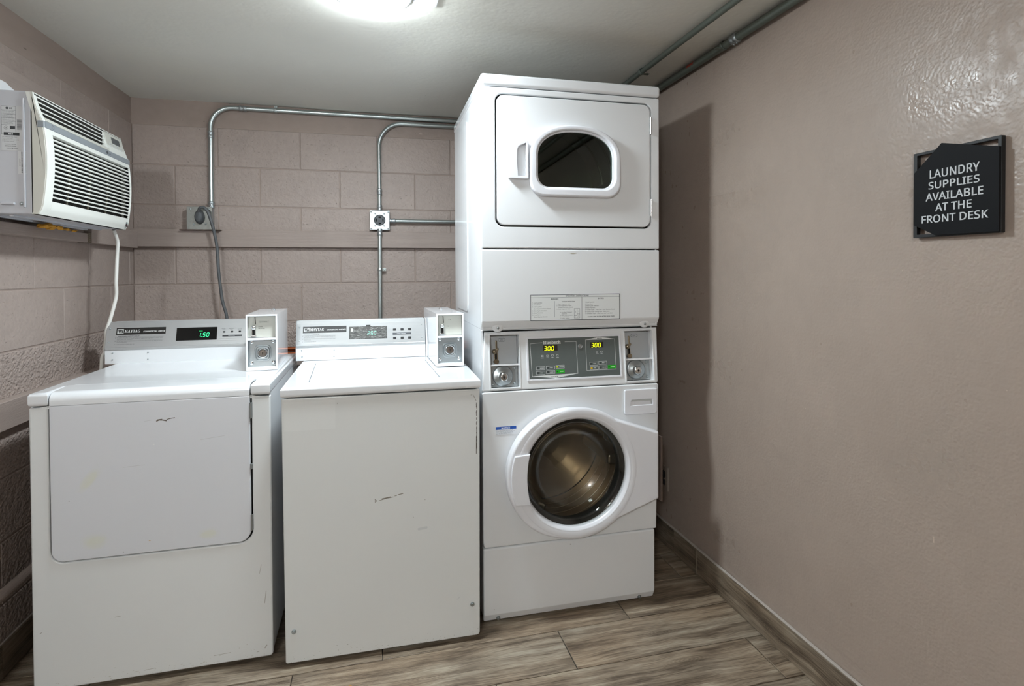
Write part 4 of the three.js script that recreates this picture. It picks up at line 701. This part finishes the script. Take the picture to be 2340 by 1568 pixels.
{ // spray foam and torn paint round the air conditioner
  const blobs = []; for (let i = 0; i < 13; i++) {
    const g = new THREE.IcosahedronGeometry(0.006 + rnd() * 0.008, 2), p = g.attributes.position;
    for (let k = 0; k < p.count; k++) { const v = V3(p.getX(k), p.getY(k), p.getZ(k)), n = 0.6 + 0.9 * vn(v.x * 160 + 9 * i, v.y * 160 + v.z * 130, 64, 64, i); v.multiplyScalar(n); p.setXYZ(k, v.x, v.y * 0.55, v.z * 1.4); }
    g.computeVertexNormals(); blobs.push(g.translate(rnd() * 0.02, -rnd() * 0.006, -rnd() * rnd() * 0.4));
  }
  const f = tag(part('spray_foam', merge(blobs), M.foam, scene, [XL + 0.07, 1.464, -2.22], undefined), 'lumpy yellow spray foam squeezed out under the air conditioner', 'foam');
  f.name = numbered('foam_bead');
  const torn = plate(poly([[-0.08, 0], [0.085, 0], [0.08, 0.008], [0.05, 0.024], [0.02, 0.03], [0, 0.036], [-0.08, 0.038]]), 0.006, 0.0015);
  tag(part('plaster_patch', torn, M.paper, scene, [XL + 0.04, 1.872, -2.13], [0, Math.PI / 2, 0]), 'torn white plaster scrap on the board just above the air conditioner', 'plaster');
}

// ------------------------------------------------------------------ wiring on the back wall
const boxShell = (w, h, d) => merge(shell(-w / 2, -h / 2, 0, w / 2, h / 2, d, 0.002, 'lrtbk'));
const sq = 0.112;
{
  const t = thing('outlet_box', 'tarnished square steel outlet box with a dark plug in it, near the left corner', 'outlet box', [-0.853, 1.58, ZB]);
  part('back_box', boxShell(sq, sq, 0.05), M.zinc, t);
  part('cover_plate', plate(rr(-0.058, -0.058, 0.058, 0.058, 0.004), 0.003, 0.001), STD({ color: 0x8f8f8a, roughness: 0.4, metalness: 0.7, bumpMap: blockBump, bumpScale: 0.001 }), t, [0, 0, 0.054]);
  for (const [x, y] of [[-0.026, -0.032], [0.03, -0.03], [-0.04, 0.045], [0.045, 0.045]]) part('screw', screwGeo, M.zinc, t, [x, y, 0.054]);
  part('support_bracket', rbox(-0.09, -0.0605, 0.0, 0.1, -0.0575, 0.062, 0.001, 2), M.rust, t);
}
{
  const t = thing('outlet_box', 'shiny square steel outlet box with an empty black round socket', 'outlet box', [0.039, 1.5855, ZB]);
  part('back_box', boxShell(0.098, 0.098, 0.04), M.emt, t);
  part('cover_plate', merge(plate(rr(-0.054, -0.054, 0.054, 0.054, 0.006), 0.006, 0.003, [new THREE.Path().absarc(0, 0, 0.0285, 0, Math.PI * 2)], 24), ...[[-1, -1], [1, -1], [-1, 1], [1, 1]].map(([a, b]) => place(plate(new THREE.Shape().absarc(0, 0, 0.007, 0, Math.PI * 2), 0.004, 0.001), [a * 0.0465, b * 0.0465, 0.001]))), STD({ color: 0xc2c7c9, roughness: 0.32, metalness: 0.8 }), t, [0, 0, 0.046]);
  part('socket', plate(new THREE.Shape().absarc(0, 0, 0.028, 0, Math.PI * 2), 0.008, 0.0015, [rrHole(-0.019, -0.008, -0.016, 0.008, 0.0005), rrHole(0.0155, -0.008, 0.0195, 0.008, 0.0005), rrHole(-0.005, 0.012, 0.005, 0.02, 0.002), rrHole(-0.004, -0.021, 0.006, -0.0165, 0.0005)], 32), STD({ color: 0x3c4044, roughness: 0.45 }), t, [0, 0, 0.048]);
  for (const [x, y] of [[-0.046, -0.046], [0.046, -0.046], [-0.046, 0.046], [0.046, 0.046], [-0.024, 0.036], [0.024, 0.036], [-0.024, -0.03], [0.024, -0.03]]) part('screw', screwGeo, M.zinc, t, [x, y, 0.046]);
}
const CR = 0.0116;
const couplingGeo = (r = CR, l = 0.036) => merge(new THREE.LatheGeometry([[r, -l / 2], [r * 1.28, -l / 2 + 0.002], [r * 1.28, -0.006], [r * 1.12, -0.004], [r * 1.12, 0.004], [r * 1.28, 0.006], [r * 1.28, l / 2 - 0.002], [r, l / 2]].map((p) => V2(...p)), 20), place(cylZ(0.003, 0.006, 8), [0, l / 4, r * 1.3]), place(cylZ(0.003, 0.006, 8), [0, -l / 4, r * 1.3]));
const strapGeo = (r = CR) => merge(new THREE.TorusGeometry(r + 0.001, 0.0022, 6, 20).rotateX(Math.PI / 2).scale(1, 4, 1), rbox(r, -0.008, -r, r + 0.022, 0.008, -r + 0.003, 0.001, 2), place(new THREE.SphereGeometry(0.005, 10, 8).scale(1, 1, 0.6), [r + 0.013, 0, -r + 0.004]));
function conduit(label, pts, bend, fittings = [], r = CR, mat = M.emt) {
  const t = thing('conduit', label, 'conduit', [0, 0, 0], 0);
  const o = pts[0]; t.position.set(...o); const rel = (p) => p.map((v, i) => v - o[i]);
  part('pipe', tube(pipePath(pts.map(rel), bend), r, 160), mat, t);
  for (const [kind, p, rot] of fittings) part(kind, kind === 'strap' ? strapGeo(r) : couplingGeo(r), kind === 'strap' ? mat : M.zinc, t, rel(p), rot);
  return t;
}
const ZP = ZB + 0.0165, HZ = [0, 0, Math.PI / 2];
conduit('steel conduit rising from the plugged outlet box and bending right along the ceiling', [[-0.805, 1.638, ZP], [-0.805, 2.158, ZP], [1.3, 2.158, ZP]], 0.105, [['connector', [-0.805, 1.652, ZP]], ['coupling', [-0.805, 2.014, ZP]], ['coupling', [-0.65, 2.158, ZP], HZ], ['strap', [-0.492, 2.158, ZP], [0, 0, Math.PI / 2]]]);
conduit('steel conduit rising from the empty socket box and bending right toward the stacked unit', [[0.039, 1.64, ZP], [0.039, 2.126, ZP], [1.3, 2.126, ZP]], 0.13, [['connector', [0.039, 1.655, ZP]], ['coupling', [0.039, 1.745, ZP]]]);
conduit('short horizontal steel conduit running right from the empty socket box behind the stacked unit', [[0.093, 1.5845, ZP + 0.008], [0.5, 1.5845, ZP + 0.008], [1.2, 1.5845, ZP + 0.008]], 0.01, [['connector', [0.107, 1.5845, ZP + 0.008], HZ]]);
conduit('steel conduit dropping from the empty socket box to behind the top-loading washer', [[0.039, 1.531, ZP + 0.028], [0.038, 1.2, ZP + 0.022], [0.037, 0.6, ZP + 0.02]], 0.01, [['connector', [0.039, 1.52, ZP + 0.028]], ['strap', [0.038, 1.315, ZP + 0.022]]]);
conduit('thinner steel conduit on the ceiling, left of the two running above the stacked unit', [[1.143, H - 0.014, ZF - 0.02], [1.143, H - 0.014, -2.0], [1.15, H - 0.014, ZB + 0.04]], 0.01, [['strap', [1.143, H - 0.014, -2.24], [-Math.PI / 2, 0, 0]]], 0.0116, M.emtDark);
{
  const t = conduit('thicker steel conduit in the ceiling corner over the right wall', [[1.315, H - 0.02, ZF - 0.02], [1.315, H - 0.02, -1.0], [1.318, H - 0.02, ZB + 0.04]], 0.01, [['coupling', [1.315, H - 0.02, -1.83], [Math.PI / 2, 0, 0]], ['strap', [1.315, H - 0.02, -1.9], [-Math.PI / 2, 0, Math.PI]]], 0.0155, M.emtDark);
  part('red_sticker', new THREE.CylinderGeometry(0.0159, 0.0159, 0.05, 16, 1, false, 3.6, 1.2).rotateX(Math.PI / 2), M.red, t, [0.002, 0, -2.12 - ZF + 0.02]);
}
{ // plug and grey cord
  const t = thing('power_cord', 'dark grey power cord with a bulky plug hanging from the left outlet box', 'power cord', [-0.853, 1.587, ZB + 0.055]);
  part('plug', merge(place(new THREE.LatheGeometry([[0.0001, 0.034], [0.018, 0.033], [0.025, 0.028], [0.03, 0.012], [0.03, 0]].map((p) => V2(...p)), 28).rotateX(Math.PI / 2).scale(0.74, 1.2, 1), [0.004, -0.002, 0])), M.plugGrey, t);
  const P = [[-0.846, 1.612, -3.112], [-0.836, 1.628, -3.1], [-0.82, 1.63, -3.1], [-0.8, 1.606, -3.1], [-0.785, 1.556, -3.1], [-0.774, 1.504, -3.105], [-0.763, 1.424, -3.11], [-0.758, 1.314, -3.11], [-0.743, 1.167, -3.11], [-0.725, 1.092, -3.11], [-0.72, 1.03, -3.11], [-0.72, 0.8, -3.12]];
  part('cord', tube(spline(P.map((p) => [p[0] + 0.853, p[1] - 1.587, p[2] - ZB - 0.055])), 0.0075, 120, 10), M.cordGrey, t);
}
{ // white tube from the air conditioner
  const P = [[-1.02, 1.476, -2.6], [-1.02, 1.43, -2.634], [-1.02, 1.38, -2.629], [-1.02, 1.266, -2.615], [-1.024, 1.203, -2.623], [-1.04, 1.112, -2.607], [-1.052, 1.068, -2.604], [-1.062, 0.982, -2.609], [-1.07, 0.936, -2.6], [-1.082, 0.6, -2.6], [-1.09, 0.011, -2.6]];
  tag(part(numbered('power_cord'), tube(spline(P), 0.0068, 140, 10), M.cordWhite, scene), 'white cord hanging from the air conditioner down behind the dryer', 'power cord');
}
for (const [y, l] of [[0.9, 'upper of the two copper pipes between dryer and washer'], [0.874, 'lower of the two copper pipes between dryer and washer']])
  tag(part(numbered('copper_pipe'), tube(line([-0.9, y, -3.14], [0.9, y, -3.14]), 0.0105, 8, 16), M.copper, scene), l, 'pipe');
tag(part(numbered('drain_pipe'), tube(line([XL + 0.045, 0.3, ZB + 0.05], [XL + 0.045, 0.3, ZF]), 0.017, 8, 16), M.trim, scene), 'brown painted pipe running low along the left wall beside the dryer', 'pipe');

// ------------------------------------------------------------------ sign on the right wall
const font = await new FontLoader().loadAsync('fonts/droid/droid_sans_regular.typeface.json');
{ // own axes: x to the right along the wall (toward the camera), z out from the wall
  const t = thing('wall_sign', 'black cut-corner sign with white capitals on the right wall', 'sign', [XR, 1.374, -1.133], -Math.PI / 2);
  part('frame', plate(rr(0, 0, 0.205, 0.212, 0.002), 0.011, 0.0008, [rrHole(0.01, 0.008, 0.197, 0.205, 0.001)]), M.black, t, [0, 0, 0.013]);
  part('panel', plate(poly([[0.006, 0.032], [0.063, 0.003], [0.205, 0.002], [0.205, 0.187], [0.077, 0.223], [0.006, 0.16]]), 0.006, 0.0008), PHY({ color: 0x05060a, roughness: 0.6, specularIntensity: 0.4 }), t, [0, 0, 0.02]);
  const lines = [['LAUNDRY', -1.084, -0.968, 1.516, 0.0205], ['SUPPLIES', -1.087, -0.968, 1.49, 0.018], ['AVAILABLE', -1.094, -0.96, 1.462, 0.019], ['AT THE', -1.07, -0.985, 1.435, 0.019], ['FRONT DESK', -1.104, -0.949, 1.4085, 0.0188]];
  const gs = lines.map(([s, a, b, y, hgt]) => {
    const g = new TextGeometry(s, { font, size: 0.02, depth: 0.0008, curveSegments: 6, bevelEnabled: true, bevelThickness: 0.0003, bevelSize: 0.0004, bevelSegments: 1 }); g.computeBoundingBox(); const q = g.boundingBox;
    g.translate(-q.min.x, 0, 0).scale((b - a) / (q.max.x - q.min.x), hgt / q.max.y * 0.97, 1); return g.translate(a + 1.133, y - 1.374, 0);
  });
  part('lettering', merge(gs), M.letter, t, [0, 0, 0.0198], undefined, 'white raised capital letters');
}
// ------------------------------------------------------------------ leftovers
{
  const t = thing('wall_outlet', 'narrow beige wall outlet low on the right wall behind the stacked unit', 'outlet', [XR - 0.001, 0.315, -2.4], -Math.PI / 2);
  part('plate', plate(rr(-0.035, -0.057, 0.035, 0.057, 0.004), 0.005, 0.002), STD({ color: 0x9c8f84, roughness: 0.5 }), t, [0, 0, 0.005]);
  for (const y of [0.02, -0.02]) part('socket', plate(rr(-0.014, y - 0.014, 0.014, y + 0.014, 0.01), 0.002, 0.0006), M.plugGrey, t, [0, 0, 0.0065]);
  part('plug', merge(rbox(-0.015, 0.003, 0.006, 0.015, 0.038, 0.04, 0.006), place(cylZ(0.004, 0.03, 10), [0, 0.02, 0.052])), M.black, t);
}
{
  const g = plate(poly([[0, 0.01], [0.012, 0.0], [0.07, 0.004], [0.078, 0.016], [0.082, 0.26], [0.002, 0.25]]), 0.002, 0.0005).rotateX(Math.PI / 2);
  tag(part(numbered('paper_patch'), g, M.paper, scene, [0.134, H - 0.006, -1.885]), 'white torn paper patch stuck to the ceiling beside the round light', 'paper');
  const c = new THREE.IcosahedronGeometry(0.005, 1).scale(1.3, 0.7, 0.9);
  tag(part(numbered('crumb'), c, M.foam, scene, [-0.08, 0.004, -1.80]), 'tiny yellow crumb on the floor in front of the washer', 'crumb');
}
scene.traverse((o) => { if (o.isMesh) o.castShadow = o.receiveShadow = true; });
renderer.render(scene, camera);
